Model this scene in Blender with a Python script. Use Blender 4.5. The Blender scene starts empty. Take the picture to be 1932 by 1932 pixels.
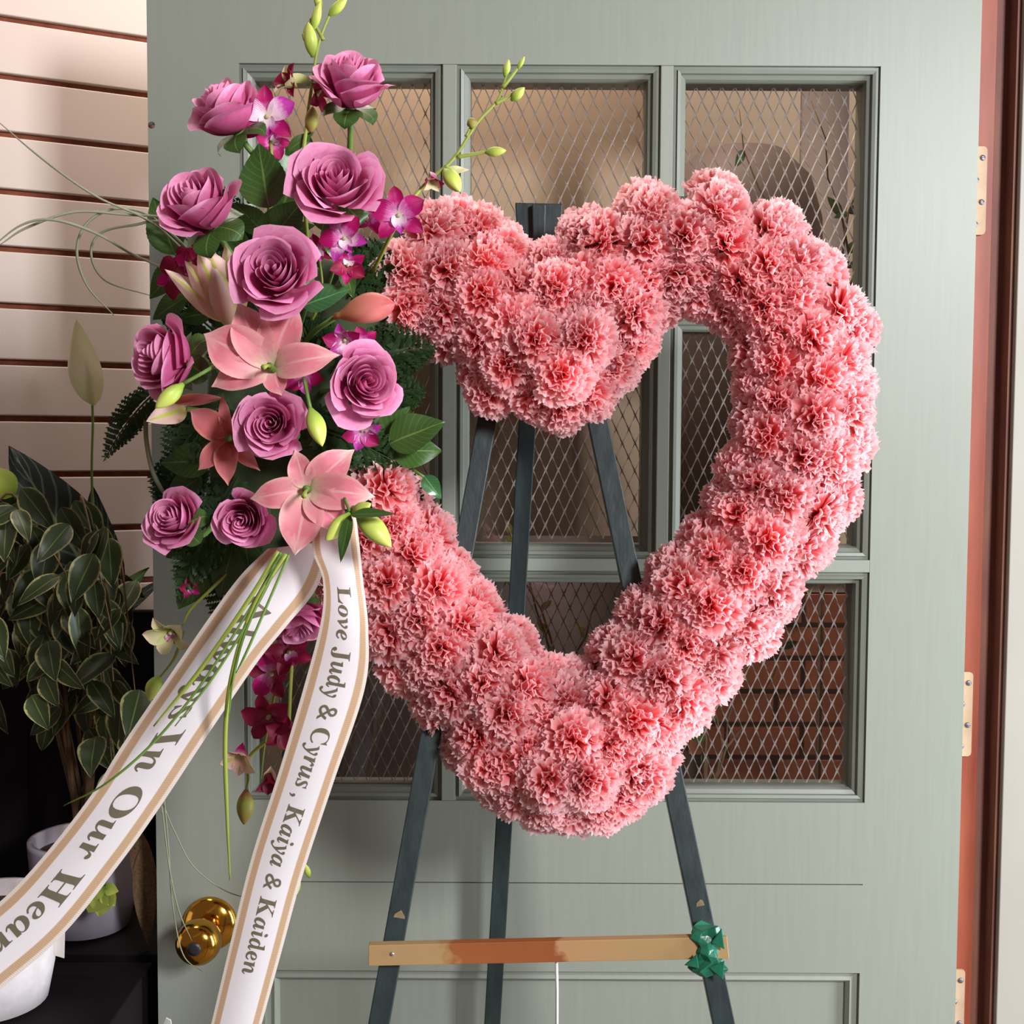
import bpy, math, random
from mathutils import Vector, Matrix, noise
R = random.Random(7)
PI = math.pi
sc = bpy.context.scene
C = sc.collection

# ------------------------------------------------------------------ camera
F = 2250.0            # focal length in pixels of the 1932 frame
D, H = 1.335, 1.50    # camera distance to the door face (Y = 0) and height
cam_d = bpy.data.cameras.new('camera')
cam = bpy.data.objects.new('camera', cam_d); C.objects.link(cam)
cam_d.sensor_width = 36; cam_d.sensor_height = 36; cam_d.lens = F / 1932 * 36
cam_d.clip_start = 0.02
CM = Matrix.Translation((0, -D, H)) @ Matrix.Rotation(PI/2 - 0.056, 4, 'X') @ Matrix.Rotation(math.radians(0.3), 4, 'Z')
cam.matrix_world = CM
sc.camera = cam

def P(px, py, Y=0.0):
    """point of the place seen at photo pixel (px, py) at depth Y"""
    d = CM.to_3x3() @ Vector(((px-966)/F, -(py-966)/F, -1))
    return CM.translation + d * ((Y + D) / d.y)
def M_(px, Y=0.0):     # length in metres of px pixels at depth Y
    return px * (D + Y) / F

# ------------------------------------------------------------------ world, lights, exposure
w = bpy.data.worlds.new('world'); sc.world = w; w.use_nodes = True
w.node_tree.nodes['Background'].inputs[0].default_value = (0.92, 0.70, 0.60, 1)
w.node_tree.nodes['Background'].inputs[1].default_value = 0.165
def area(name, loc, target, sx, sy, power, col):
    l = bpy.data.lights.new(name, 'AREA'); l.shape = 'RECTANGLE'; l.size = sx; l.size_y = sy
    l.energy = power; l.color = col
    o = bpy.data.objects.new(name, l); C.objects.link(o); o.location = loc
    o.rotation_euler = (Vector(target) - Vector(loc)).to_track_quat('-Z', 'Y').to_euler()
    return o
area('daylight_shop_window', (1.38, -2.35, 2.3), (0.1, 0, 1.35), 0.40, 0.55, 84, (0.96, 0.98, 1.0))
area('daylight_through_doorway', (1.55, -0.52, 1.15), (0.25, -0.25, 1.2), 0.40, 1.3, 40, (0.86, 0.95, 1.0))
area('ceiling_lamp', (-0.66, -0.04, 2.55), (-0.60, 0.22, 1.75), 0.3, 0.2, 3.4, (1.0, 0.88, 0.82))
area('added_fill_behind_door', (0.0, 0.22, 2.5), (0.0, 0.32, 1.6), 0.8, 0.08, 9, (1.0, 0.87, 0.76))  # added lamp without a known source, brightens what shows through the glass
sc.view_settings.view_transform = 'Standard'; sc.view_settings.look = 'None'
sc.view_settings.exposure = 0.0; sc.view_settings.gamma = 1; sc.view_settings.use_curve_mapping = False

# ------------------------------------------------------------------ materials
def lin(c):
    return tuple((x/12.92 if x <= .04045 else ((x+.055)/1.055)**2.4) for x in [v/255 for v in c]) + (1,)
def new_mat(name):
    m = bpy.data.materials.new(name); m.use_nodes = True
    nt = m.node_tree; return m, nt, nt.nodes['Principled BSDF'], nt.nodes['Material Output']
def mat(name, col, rough=.6, col2=None, scale=30, bump=0, metal=0, spec=.4, stretch=(1, 1, 1), contrast=(.35, .65)):
    m, nt, b, out = new_mat(name)
    b.inputs['Base Color'].default_value = lin(col); b.inputs['Roughness'].default_value = rough
    b.inputs['Metallic'].default_value = metal; b.inputs['Specular IOR Level'].default_value = spec
    if col2 or bump:
        tc = nt.nodes.new('ShaderNodeTexCoord'); mp = nt.nodes.new('ShaderNodeMapping'); mp.inputs['Scale'].default_value = stretch
        nz = nt.nodes.new('ShaderNodeTexNoise'); nz.inputs['Scale'].default_value = scale; nz.inputs['Detail'].default_value = 5
        nt.links.new(tc.outputs['Object'], mp.inputs[0]); nt.links.new(mp.outputs[0], nz.inputs['Vector'])
        if col2:
            r = nt.nodes.new('ShaderNodeValToRGB'); r.color_ramp.elements[0].color = lin(col); r.color_ramp.elements[1].color = lin(col2)
            r.color_ramp.elements[0].position, r.color_ramp.elements[1].position = contrast
            nt.links.new(nz.outputs[0], r.inputs[0]); nt.links.new(r.outputs[0], b.inputs['Base Color'])
        if bump:
            bp = nt.nodes.new('ShaderNodeBump'); bp.inputs['Strength'].default_value = bump; bp.inputs['Distance'].default_value = .002
            nt.links.new(nz.outputs[0], bp.inputs['Height']); nt.links.new(bp.outputs[0], b.inputs['Normal'])
    return m
def uvramp(name, stops, axis='Y', rough=.5, transl=.25, vary=.12, bump_u=0, cross=None, spec=.3, veins=None, midrib=None):
    """petal and leaf stuff: colour runs along the UV (base to tip, or across), a share of the light passes through"""
    m, nt, b, out = new_mat(name)
    b.inputs['Roughness'].default_value = rough; b.inputs['Specular IOR Level'].default_value = spec
    uv = nt.nodes.new('ShaderNodeUVMap'); sp = nt.nodes.new('ShaderNodeSeparateXYZ'); nt.links.new(uv.outputs[0], sp.inputs[0])
    r = nt.nodes.new('ShaderNodeValToRGB')
    els = r.color_ramp.elements
    for i, (p, c) in enumerate(stops):
        e = els[i] if i < 2 else els.new(p)
        e.position = p; e.color = lin(c)
    fac = sp.outputs[axis]
    nz = nt.nodes.new('ShaderNodeTexNoise'); nz.inputs['Scale'].default_value = 9
    nt.links.new(uv.outputs[0], nz.inputs['Vector'])
    a1 = nt.nodes.new('ShaderNodeMath'); a1.operation = 'MULTIPLY_ADD'; a1.inputs[1].default_value = .25
    nt.links.new(nz.outputs[0], a1.inputs[0]); 
    a0 = nt.nodes.new('ShaderNodeMath'); a0.operation = 'SUBTRACT'; a0.inputs[1].default_value = .125
    nt.links.new(fac, a0.inputs[0]); nt.links.new(a0.outputs[0], a1.inputs[2])
    nt.links.new(a1.outputs[0], r.inputs[0])
    colour = r.outputs[0]
    def mixin(fac_socket, col, colour):
        mx = nt.nodes.new('ShaderNodeMix'); mx.data_type = 'RGBA'
        nt.links.new(fac_socket, mx.inputs[0]); nt.links.new(colour, mx.inputs[6]); mx.inputs[7].default_value = lin(col)
        return mx.outputs[2]
    ab = nt.nodes.new('ShaderNodeMath'); ab.operation = 'SUBTRACT'; ab.inputs[1].default_value = .5; nt.links.new(sp.outputs['X'], ab.inputs[0])
    ab2 = nt.nodes.new('ShaderNodeMath'); ab2.operation = 'ABSOLUTE'; nt.links.new(ab.outputs[0], ab2.inputs[0])
    if cross:      # (start, end, colour): towards the side margins
        mr = nt.nodes.new('ShaderNodeMapRange'); mr.inputs[1].default_value = cross[0]; mr.inputs[2].default_value = cross[1]
        ad = nt.nodes.new('ShaderNodeMath'); ad.operation = 'MULTIPLY_ADD'; ad.inputs[1].default_value = .22
        nt.links.new(nz.outputs[0], ad.inputs[0]); sb = nt.nodes.new('ShaderNodeMath'); sb.operation = 'SUBTRACT'; sb.inputs[1].default_value = .11
        nt.links.new(ab2.outputs[0], sb.inputs[0]); nt.links.new(sb.outputs[0], ad.inputs[2]); nt.links.new(ad.outputs[0], mr.inputs[0])
        colour = mixin(mr.outputs[0], cross[2], colour)
    if veins:      # (count, colour, strength): side veins running up from the midrib
        m1 = nt.nodes.new('ShaderNodeMath'); m1.operation = 'MULTIPLY_ADD'; m1.inputs[1].default_value = -.55
        nt.links.new(ab2.outputs[0], m1.inputs[0]); nt.links.new(sp.outputs['Y'], m1.inputs[2])
        m2 = nt.nodes.new('ShaderNodeMath'); m2.operation = 'MULTIPLY'; m2.inputs[1].default_value = veins[0]; nt.links.new(m1.outputs[0], m2.inputs[0])
        m3 = nt.nodes.new('ShaderNodeMath'); m3.operation = 'PINGPONG'; m3.inputs[1].default_value = .5; nt.links.new(m2.outputs[0], m3.inputs[0])
        m4 = nt.nodes.new('ShaderNodeMapRange'); m4.inputs[1].default_value = .13; m4.inputs[2].default_value = .02; m4.inputs[4].default_value = veins[2]
        nt.links.new(m3.outputs[0], m4.inputs[0]); colour = mixin(m4.outputs[0], veins[1], colour)
    if midrib:     # (half width, colour)
        m5 = nt.nodes.new('ShaderNodeMapRange'); m5.inputs[1].default_value = midrib[0]; m5.inputs[2].default_value = midrib[0]*.4
        nt.links.new(ab2.outputs[0], m5.inputs[0]); colour = mixin(m5.outputs[0], midrib[1], colour)
    oi = nt.nodes.new('ShaderNodeObjectInfo'); mv = nt.nodes.new('ShaderNodeMapRange')
    mv.inputs[3].default_value = 1-vary; mv.inputs[4].default_value = 1+vary*.6; nt.links.new(oi.outputs['Random'], mv.inputs[0])
    hs = nt.nodes.new('ShaderNodeHueSaturation'); nt.links.new(mv.outputs[0], hs.inputs['Value']); nt.links.new(colour, hs.inputs['Color'])
    colour = hs.outputs[0]
    nt.links.new(colour, b.inputs['Base Color'])
    if bump_u:
        wv = nt.nodes.new('ShaderNodeTexWave'); wv.inputs['Scale'].default_value = bump_u; wv.inputs['Distortion'].default_value = 2
        nt.links.new(uv.outputs[0], wv.inputs['Vector'])
        bp = nt.nodes.new('ShaderNodeBump'); bp.inputs['Strength'].default_value = .25; bp.inputs['Distance'].default_value = .0015
        nt.links.new(wv.outputs[1], bp.inputs['Height']); nt.links.new(bp.outputs[0], b.inputs['Normal'])
    if transl:
        t = nt.nodes.new('ShaderNodeBsdfTranslucent'); nt.links.new(colour, t.inputs[0])
        ms = nt.nodes.new('ShaderNodeMixShader'); ms.inputs[0].default_value = transl
        nt.links.new(b.outputs[0], ms.inputs[1]); nt.links.new(t.outputs[0], ms.inputs[2]); nt.links.new(ms.outputs[0], out.inputs[0])
    return m

MT = {}
def door_paint():
    m, nt, b, out = new_mat('sage_green_gloss_paint')
    tc = nt.nodes.new('ShaderNodeTexCoord'); mp = nt.nodes.new('ShaderNodeMapping'); mp.inputs['Scale'].default_value = (40, 40, 2.5)
    n1 = nt.nodes.new('ShaderNodeTexNoise'); n1.inputs['Scale'].default_value = 4; n1.inputs['Detail'].default_value = 6
    nt.links.new(tc.outputs['Object'], mp.inputs[0]); nt.links.new(mp.outputs[0], n1.inputs['Vector'])
    r = nt.nodes.new('ShaderNodeValToRGB'); r.color_ramp.elements[0].color = lin((133, 136, 126)); r.color_ramp.elements[1].color = lin((142, 145, 134))
    nt.links.new(n1.outputs[0], r.inputs[0])
    # small dark chips and scuffs in the paint
    n2 = nt.nodes.new('ShaderNodeTexNoise'); n2.inputs['Scale'].default_value = 26; n2.inputs['Detail'].default_value = 3
    mp2 = nt.nodes.new('ShaderNodeMapping'); mp2.inputs['Scale'].default_value = (1, 1, 2.2); nt.links.new(tc.outputs['Object'], mp2.inputs[0]); nt.links.new(mp2.outputs[0], n2.inputs['Vector'])
    mr = nt.nodes.new('ShaderNodeMapRange'); mr.inputs[1].default_value = .765; mr.inputs[2].default_value = .79; nt.links.new(n2.outputs[0], mr.inputs[0])
    mx = nt.nodes.new('ShaderNodeMix'); mx.data_type = 'RGBA'; mx.inputs[7].default_value = lin((95, 98, 112))
    nt.links.new(mr.outputs[0], mx.inputs[0]); nt.links.new(r.outputs[0], mx.inputs[6]); nt.links.new(mx.outputs[2], b.inputs['Base Color'])
    b.inputs['Roughness'].default_value = .42; b.inputs['Specular IOR Level'].default_value = .34
    bp = nt.nodes.new('ShaderNodeBump'); bp.inputs['Strength'].default_value = .12; bp.inputs['Distance'].default_value = .001
    nt.links.new(n1.outputs[0], bp.inputs['Height']); nt.links.new(bp.outputs[0], b.inputs['Normal'])
    return m
MT['door'] = door_paint()
MT['slat'] = mat('cream_slatwall_laminate', (190, 174, 165), .45, (196, 180, 171), 3, 0, 0, .4)
MT['groove'] = mat('red_brown_fibreboard', (150, 84, 62), .9, (126, 68, 50), 60)
MT['redwood'] = mat('bare_reddish_jamb_wood', (162, 82, 58), .5, (138, 60, 42), 5, .2, 0, .4, (6, 6, 1))
MT['darkwood'] = mat('dark_red_brown_wood_edge', (116, 74, 68), .6, (136, 92, 72), 8, .1, 0, .3, (5, 5, 1))  # darker red-brown wood tone for the jamb rebate and edges
MT['casing'] = mat('grey_green_casing_paint', (150, 144, 134), .5, (158, 151, 142), 4, .05)
MT['white'] = mat('white_painted_board', (235, 233, 230), .6)
MT['hinge'] = mat('paint_smeared_hinge_leaf', (192, 162, 134), .6, (176, 146, 118), 40, .1)
MT['screw'] = mat('grey_screw_steel', (120, 116, 122), .4, metal=.6)
MT['mesh'] = mat('galvanised_expanded_metal', (196, 184, 178), .4, metal=.3)
MT['bead'] = mat('glazing_bead_paint', (112, 115, 105), .4, (120, 124, 113), 10, .05)
MT['tan'] = mat('tan_plastered_wall', (170, 146, 122), .9, (160, 136, 112), 3)
MT['easel'] = mat('dark_green_easel_paint', (34, 43, 46), .38, (42, 54, 54), 30, .25, 0, .5, (3, 3, 1))
MT['scuff'] = mat('bare_wood_scuff', (150, 132, 98), .8, (120, 104, 76), 80)
def bar_wood():
    m, nt, b, out = new_mat('stained_pine_strip')
    tc = nt.nodes.new('ShaderNodeTexCoord'); sp = nt.nodes.new('ShaderNodeSeparateXYZ'); nt.links.new(tc.outputs['Object'], sp.inputs[0])
    nz = nt.nodes.new('ShaderNodeTexNoise'); nz.inputs['Scale'].default_value = 30; nz.inputs['Detail'].default_value = 5
    nt.links.new(tc.outputs['Object'], nz.inputs['Vector'])
    ad = nt.nodes.new('ShaderNodeMath'); ad.operation = 'MULTIPLY_ADD'; ad.inputs[1].default_value = .14
    nt.links.new(nz.outputs[0], ad.inputs[0]); nt.links.new(sp.outputs['X'], ad.inputs[2])
    r = nt.nodes.new('ShaderNodeValToRGB'); e = r.color_ramp.elements
    mr = nt.nodes.new('ShaderNodeMapRange'); mr.inputs[1].default_value = -.15; mr.inputs[2].default_value = .22; nt.links.new(ad.outputs[0], mr.inputs[0])
    e[0].position = .42; e[0].color = lin((170, 136, 92)); e[1].position = .47; e[1].color = lin((150, 84, 36))
    for p, c in ((.72, (140, 72, 30)), (.76, (176, 130, 90)), (.9, (164, 132, 88))):
        x = e.new(p); x.color = lin(c)
    nt.links.new(mr.outputs[0], r.inputs[0]); nt.links.new(r.outputs[0], b.inputs['Base Color']); b.inputs['Roughness'].default_value = .7
    return m
MT['bar'] = bar_wood()
MT['tape'] = mat('glossy_green_floral_tape', (20, 84, 62), .22, (38, 106, 82), 40, .6)
MT['wire'] = mat('white_string', (220, 220, 218), .5)
MT['nail'] = mat('steel_nail', (190, 190, 195), .3, metal=.8)
MT['brass'] = mat('polished_brass', (216, 158, 62), .13, metal=1)
MT['keyhole'] = mat('dark_keyhole', (40, 38, 44), .4)
MT['foam'] = mat('green_floral_foam', (52, 66, 44), .95, (70, 84, 56), 60, .4)
MT['black'] = mat('black_display_cabinet', (16, 12, 14), .75, (22, 17, 19), 6, spec=.15)
MT['pot_violet'] = mat('pale_violet_glazed_pot', (178, 170, 186), .25)
MT['pot_white'] = mat('whitewashed_rough_pot', (226, 216, 216), .9, (196, 186, 190), 25, .8)
MT['soil'] = mat('dark_potting_soil', (48, 34, 26), 1, (70, 50, 38), 90, .8)
MT['bark'] = mat('brown_woody_bark', (96, 72, 50), .9, (120, 94, 68), 40, .5)
MT['stem'] = mat('green_flower_stem', (98, 128, 56), .5)
MT['lime'] = mat('lime_orchid_stem', (140, 150, 62), .5)
MT['grassb'] = mat('grey_green_grass_blade', (128, 130, 104), .5)
MT['tag'] = mat('white_plant_tag', (220, 212, 206), .6)
MT['brick'] = mat('orange_red_brick', (222, 142, 104), .9, (196, 116, 84), 20, .4)
MT['mortar'] = mat('grey_mortar', (120, 104, 92), .95)
MT['taupe'] = mat('taupe_reflected_dome', (104, 88, 80), .6, (116, 98, 90), 5)  # colour of the dome that stands in for a reflection
MT['print'] = mat('grey_olive_ribbon_print', (112, 102, 84), .5)
MT['cabbrown'] = mat('dark_brown_cabinet_wood', (64, 46, 40), .6, (52, 38, 34), 5)
MT['paleb'] = mat('pale_grey_brown_board', (150, 134, 124), .8, (138, 124, 116), 3)
MT['terr'] = mat('terracotta_brown_pot', (120, 78, 56), .8)

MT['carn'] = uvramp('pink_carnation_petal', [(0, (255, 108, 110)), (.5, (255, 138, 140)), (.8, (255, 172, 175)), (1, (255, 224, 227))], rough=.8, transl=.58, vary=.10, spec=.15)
MT['rose'] = uvramp('mauve_rose_petal', [(0, (182, 92, 104)), (.35, (196, 82, 130)), (.78, (220, 114, 166)), (1, (240, 168, 204))], rough=.55, transl=.22, vary=.08, spec=.2)
MT['lily'] = uvramp('pink_lily_petal', [(0, (196, 200, 110)), (.14, (240, 214, 190)), (.34, (240, 158, 166)), (.72, (232, 130, 146)), (.9, (240, 176, 176)), (1, (252, 230, 216))], rough=.45, transl=.22, vary=.06, cross=(.36, .5, (244, 178, 176)), midrib=(.045, (242, 176, 182)), spec=.25)
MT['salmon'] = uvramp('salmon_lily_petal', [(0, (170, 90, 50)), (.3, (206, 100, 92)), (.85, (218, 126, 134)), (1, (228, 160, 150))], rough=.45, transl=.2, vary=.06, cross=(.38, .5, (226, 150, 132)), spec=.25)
MT['palelily'] = uvramp('pale_lily_back', [(0, (206, 196, 120)), (.3, (226, 182, 160)), (1, (242, 210, 204))], rough=.5, transl=.25, vary=.06, midrib=(.12, (202, 204, 96)))
MT['magenta'] = uvramp('magenta_orchid_petal', [(0, (250, 232, 236)), (.25, (226, 130, 196)), (.5, (186, 24, 116)), (1, (160, 14, 74))], rough=.45, transl=.25, vary=.12, bump_u=4)
MT['violet'] = uvramp('violet_tipped_orchid_petal', [(0, (252, 244, 236)), (.4, (246, 212, 236)), (.68, (196, 62, 170)), (1, (188, 50, 164))], rough=.45, transl=.25, vary=.08, bump_u=4)
MT['crimson'] = uvramp('deep_crimson_orchid_petal', [(0, (186, 90, 110)), (.4, (150, 24, 66)), (1, (134, 16, 56))], rough=.5, transl=.25, vary=.15)
MT['orchgreen'] = uvramp('greenish_white_orchid_sepal', [(0, (176, 186, 96)), (.6, (216, 212, 160)), (1, (224, 196, 170))], rough=.5, transl=.25, vary=.1)
MT['bud'] = uvramp('yellow_green_bud', [(0, (126, 160, 52)), (.5, (186, 198, 90)), (1, (200, 204, 104))], rough=.4, transl=0, vary=.08)
MT['olivebud'] = uvramp('olive_orchid_bud', [(0, (150, 88, 60)), (.35, (158, 160, 72)), (1, (150, 120, 62))], rough=.45, transl=0, vary=.08)
MT['pinkbud'] = uvramp('pink_lily_bud', [(0, (186, 122, 60)), (.4, (214, 140, 108)), (.8, (224, 128, 124)), (1, (196, 84, 90))], rough=.4, transl=0, vary=.04)
MT['leaf'] = uvramp('dark_green_rose_leaf', [(0, (66, 96, 40)), (1, (54, 84, 36))], rough=.35, transl=.12, vary=.25, veins=(9, (86, 118, 58), .6), midrib=(.03, (110, 136, 70)), spec=.5)
MT['glossleaf'] = uvramp('glossy_green_leaf', [(0, (50, 100, 52)), (1, (70, 122, 74))], rough=.22, transl=.1, vary=.15, veins=(8, (96, 140, 96), .4), midrib=(.03, (120, 160, 110)), spec=.6)
MT['fern'] = uvramp('dark_leatherleaf_fern', [(0, (34, 56, 28)), (1, (48, 76, 38))], rough=.5, transl=.1, vary=.3)
MT['ficus'] = uvramp('cream_edged_ficus_leaf', [(0, (58, 70, 38)), (1, (46, 60, 34))], rough=.4, transl=.1, vary=.4, cross=(.40, .48, (170, 162, 108)), midrib=(.03, (110, 124, 70)), spec=.45)
MT['calathea'] = uvramp('dark_striped_calathea_leaf', [(0, (34, 46, 40)), (1, (28, 38, 34))], rough=.3, transl=.05, vary=.1, veins=(8, (92, 104, 98), .8), midrib=(.03, (104, 120, 96)), spec=.5)
MT['spathe'] = uvramp('cream_peace_lily_spathe', [(0, (196, 196, 140)), (.4, (222, 214, 184)), (1, (204, 200, 150))], rough=.5, transl=.3, vary=.02, bump_u=5)
def ribbon_mat():
    m, nt, b, out = new_mat('white_satin_gold_striped_ribbon')
    uv = nt.nodes.new('ShaderNodeUVMap'); sp = nt.nodes.new('ShaderNodeSeparateXYZ'); nt.links.new(uv.outputs[0], sp.inputs[0])
    s = nt.nodes.new('ShaderNodeMath'); s.operation = 'SUBTRACT'; s.inputs[1].default_value = .5; nt.links.new(sp.outputs[0], s.inputs[0])
    a = nt.nodes.new('ShaderNodeMath'); a.operation = 'ABSOLUTE'; nt.links.new(s.outputs[0], a.inputs[0])
    r = nt.nodes.new('ShaderNodeValToRGB'); r.color_ramp.interpolation = 'CONSTANT'; e = r.color_ramp.elements
    e[0].position = 0; e[0].color = lin((246, 238, 242)); e[1].position = .32; e[1].color = lin((226, 200, 172))
    for p, c in ((.332, (214, 182, 152)), (.43, (232, 206, 180)), (.445, (244, 236, 232))):
        x = e.new(p); x.color = lin(c)
    nt.links.new(a.outputs[0], r.inputs[0])
    ck = nt.nodes.new('ShaderNodeTexWave'); ck.inputs['Scale'].default_value = 26; ck.bands_direction = 'Y'; ck.inputs['Distortion'].default_value = 1.5
    nt.links.new(uv.outputs[0], ck.inputs['Vector'])
    hs = nt.nodes.new('ShaderNodeMix'); hs.data_type = 'RGBA'; hs.blend_type = 'MULTIPLY'; hs.inputs[7].default_value = lin((240, 226, 214))
    gt = nt.nodes.new('ShaderNodeMath'); gt.operation = 'GREATER_THAN'; gt.inputs[1].default_value = .33; nt.links.new(a.outputs[0], gt.inputs[0])
    mu = nt.nodes.new('ShaderNodeMath'); mu.operation = 'MULTIPLY'; nt.links.new(gt.outputs[0], mu.inputs[0]); nt.links.new(ck.outputs[1], mu.inputs[1])
    nt.links.new(mu.outputs[0], hs.inputs[0]); nt.links.new(r.outputs[0], hs.inputs[6]); nt.links.new(hs.outputs[2], b.inputs['Base Color'])
    b.inputs['Roughness'].default_value = .38; b.inputs['Specular IOR Level'].default_value = .4
    t = nt.nodes.new('ShaderNodeBsdfTranslucent'); nt.links.new(hs.outputs[2], t.inputs[0]); ms = nt.nodes.new('ShaderNodeMixShader'); ms.inputs[0].default_value = .15
    nt.links.new(b.outputs[0], ms.inputs[1]); nt.links.new(t.outputs[0], ms.inputs[2]); nt.links.new(ms.outputs[0], out.inputs[0])
    return m
MT['ribbon'] = ribbon_mat()
def glass_mat():
    m, nt, b, out = new_mat('clear_window_glass'); nt.nodes.remove(b)
    g = nt.nodes.new('ShaderNodeBsdfGlossy'); g.inputs['Roughness'].default_value = .02
    t = nt.nodes.new('ShaderNodeBsdfTransparent'); f = nt.nodes.new('ShaderNodeFresnel'); f.inputs[0].default_value = 1.5
    ms = nt.nodes.new('ShaderNodeMixShader'); nt.links.new(f.outputs[0], ms.inputs[0]); nt.links.new(t.outputs[0], ms.inputs[1]); nt.links.new(g.outputs[0], ms.inputs[2])
    nt.links.new(ms.outputs[0], out.inputs[0]); return m
MT['glass'] = glass_mat()

# ------------------------------------------------------------------ mesh helpers
ORIG = {}
def origin(o):
    return ORIG.get(o.name, Vector((0, 0, 0))) if o else Vector((0, 0, 0))
class MB:
    def __init__(s): s.v, s.f, s.uv = [], [], []
    def pts(s, vs, fs, uvs=None):
        k = len(s.v); s.v += [Vector(x) for x in vs]; s.f += [tuple(i+k for i in f) for f in fs]
        s.uv += uvs if uvs else [(.5, .5)]*len(vs); return s
    def box(s, x0, x1, y0, y1, z0, z1):
        vs = [(x, y, z) for z in (z0, z1) for y in (y0, y1) for x in (x0, x1)]
        return s.pts(vs, [(0, 2, 3, 1), (4, 5, 7, 6), (0, 1, 5, 4), (1, 3, 7, 5), (3, 2, 6, 7), (2, 0, 4, 6)])
    def hull(s, a, b):     # two matching loops -> closed prism
        n = len(a)
        return s.pts(list(a)+list(b), [tuple(range(n))[::-1], tuple(range(n, 2*n))] + [(i, (i+1) % n, n+(i+1) % n, n+i) for i in range(n)])
    def grid(s, nu, nv, fn):
        vs, uvs = [], []
        for j in range(nv+1):
            for i in range(nu+1):
                u, v = i/nu, j/nv; vs.append(fn(u*2-1, v)); uvs.append((u, v))
        return s.pts(vs, [(j*(nu+1)+i, j*(nu+1)+i+1, (j+1)*(nu+1)+i+1, (j+1)*(nu+1)+i) for j in range(nv) for i in range(nu)], uvs)
    def tube(s, path, rad, n=8, cap=True):
        path = [Vector(p) for p in path]; m = len(path)
        rs = rad if isinstance(rad, (list, tuple)) else [rad]*m
        vs, uvs, ref = [], [], Vector((0.31, 1, .17))
        for i, p in enumerate(path):
            t = (path[min(i+1, m-1)]-path[max(i-1, 0)]).normalized()
            a = ref-t*ref.dot(t); a = a.normalized() if a.length > 1e-4 else t.orthogonal().normalized(); b = t.cross(a); ref = a
            for k in range(n):
                q = 2*PI*k/n; vs.append(p+(a*math.cos(q)+b*math.sin(q))*rs[i]); uvs.append((k/n, i/max(1, m-1)))
        fs = [(i*n+k, i*n+(k+1) % n, (i+1)*n+(k+1) % n, (i+1)*n+k) for i in range(m-1) for k in range(n)]
        if cap: fs += [tuple(range(n))[::-1], tuple(range((m-1)*n, m*n))]
        return s.pts(vs, fs, uvs)
    def lathe(s, prof, n=24, M=Matrix.Identity(4), lobes=0, amp=0):
        vs, uvs = [], []
        for j, (r, z) in enumerate(prof):
            for k in range(n):
                q = 2*PI*k/n; rr = r*(1+amp*math.cos(lobes*q))
                vs.append(M @ Vector((rr*math.cos(q), rr*math.sin(q), z))); uvs.append((k/n, j/(len(prof)-1)))
        fs = [(j*n+k, j*n+(k+1) % n, (j+1)*n+(k+1) % n, (j+1)*n+k) for j in range(len(prof)-1) for k in range(n)]
        fs += [tuple(range(n))[::-1], tuple(range((len(prof)-1)*n, len(prof)*n))]
        return s.pts(vs, fs, uvs)
    def mesh(s, name, m, smooth=True, off=Vector((0, 0, 0))):
        me = bpy.data.meshes.new(name); me.from_pydata([tuple(v-off) for v in s.v], [], s.f)
        uvl = me.uv_layers.new(name='UVMap'); li = [0]*len(me.loops); me.loops.foreach_get('vertex_index', li)
        flat = []
        for i in li: flat += s.uv[i]
        uvl.data.foreach_set('uv', flat)
        me.polygons.foreach_set('use_smooth', [smooth]*len(me.polygons))
        me.materials.append(MT[m]); me.update(); return me
    def build(s, name, m, parent=None, smooth=True, bevel=0):
        """world-space vertices -> one object (its origin stays at its parent's)"""
        o = bpy.data.objects.new(name, s.mesh(name, m, smooth, origin(parent))); C.objects.link(o)
        if parent: o.parent = parent; ORIG[o.name] = origin(parent)
        if bevel:
            bv = o.modifiers.new('bevel', 'BEVEL'); bv.width = bevel; bv.segments = 2; bv.limit_method = 'ANGLE'
        return o
def tag(o, label=None, cat=None, group=None, kind=None):
    for k, v in (('label', label), ('category', cat), ('group', group), ('kind', kind)):
        if v: o[k] = v
    return o
def empty(name, loc, label=None, cat=None, group=None, kind=None, M=None):
    o = bpy.data.objects.new(name, None); C.objects.link(o); o.empty_display_size = .02
    o.location = loc
    if M: o.rotation_euler = M.to_euler()
    ORIG[o.name] = Vector(loc)
    return tag(o, label, cat, group, kind)
def local(name, me, parent, Mx=None):
    """a mesh given in its parent's own coordinates"""
    o = bpy.data.objects.new(name, me); C.objects.link(o); o.parent = parent
    if Mx: o.matrix_local = Mx
    return o
def catmull(pts, n):
    pts = [Vector(p) for p in pts]; out = []
    q = [pts[0]*2-pts[1]] + pts + [pts[-1]*2-pts[-2]]
    for i in range(len(pts)-1):
        a, b, c, d = q[i:i+4]
        for k in range(n):
            t = k/n; out.append(.5*((2*b)+(c-a)*t+(2*a-5*b+4*c-d)*t*t+(-a+3*b-3*c+d)*t**3))
    out.append(pts[-1]); return out
def frame(axis, roll=0, up=Vector((0, 0, 1))):
    """rotation whose local Z is axis and whose local Y is as near world up as it can be"""
    z = Vector(axis).normalized()
    x = up.cross(z)
    x = x.normalized() if x.length > 1e-3 else Vector((1, 0, 0))
    y = z.cross(x); m = Matrix((x, y, z)).transposed()
    return m @ Matrix.Rotation(roll, 3, 'Z')

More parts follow.
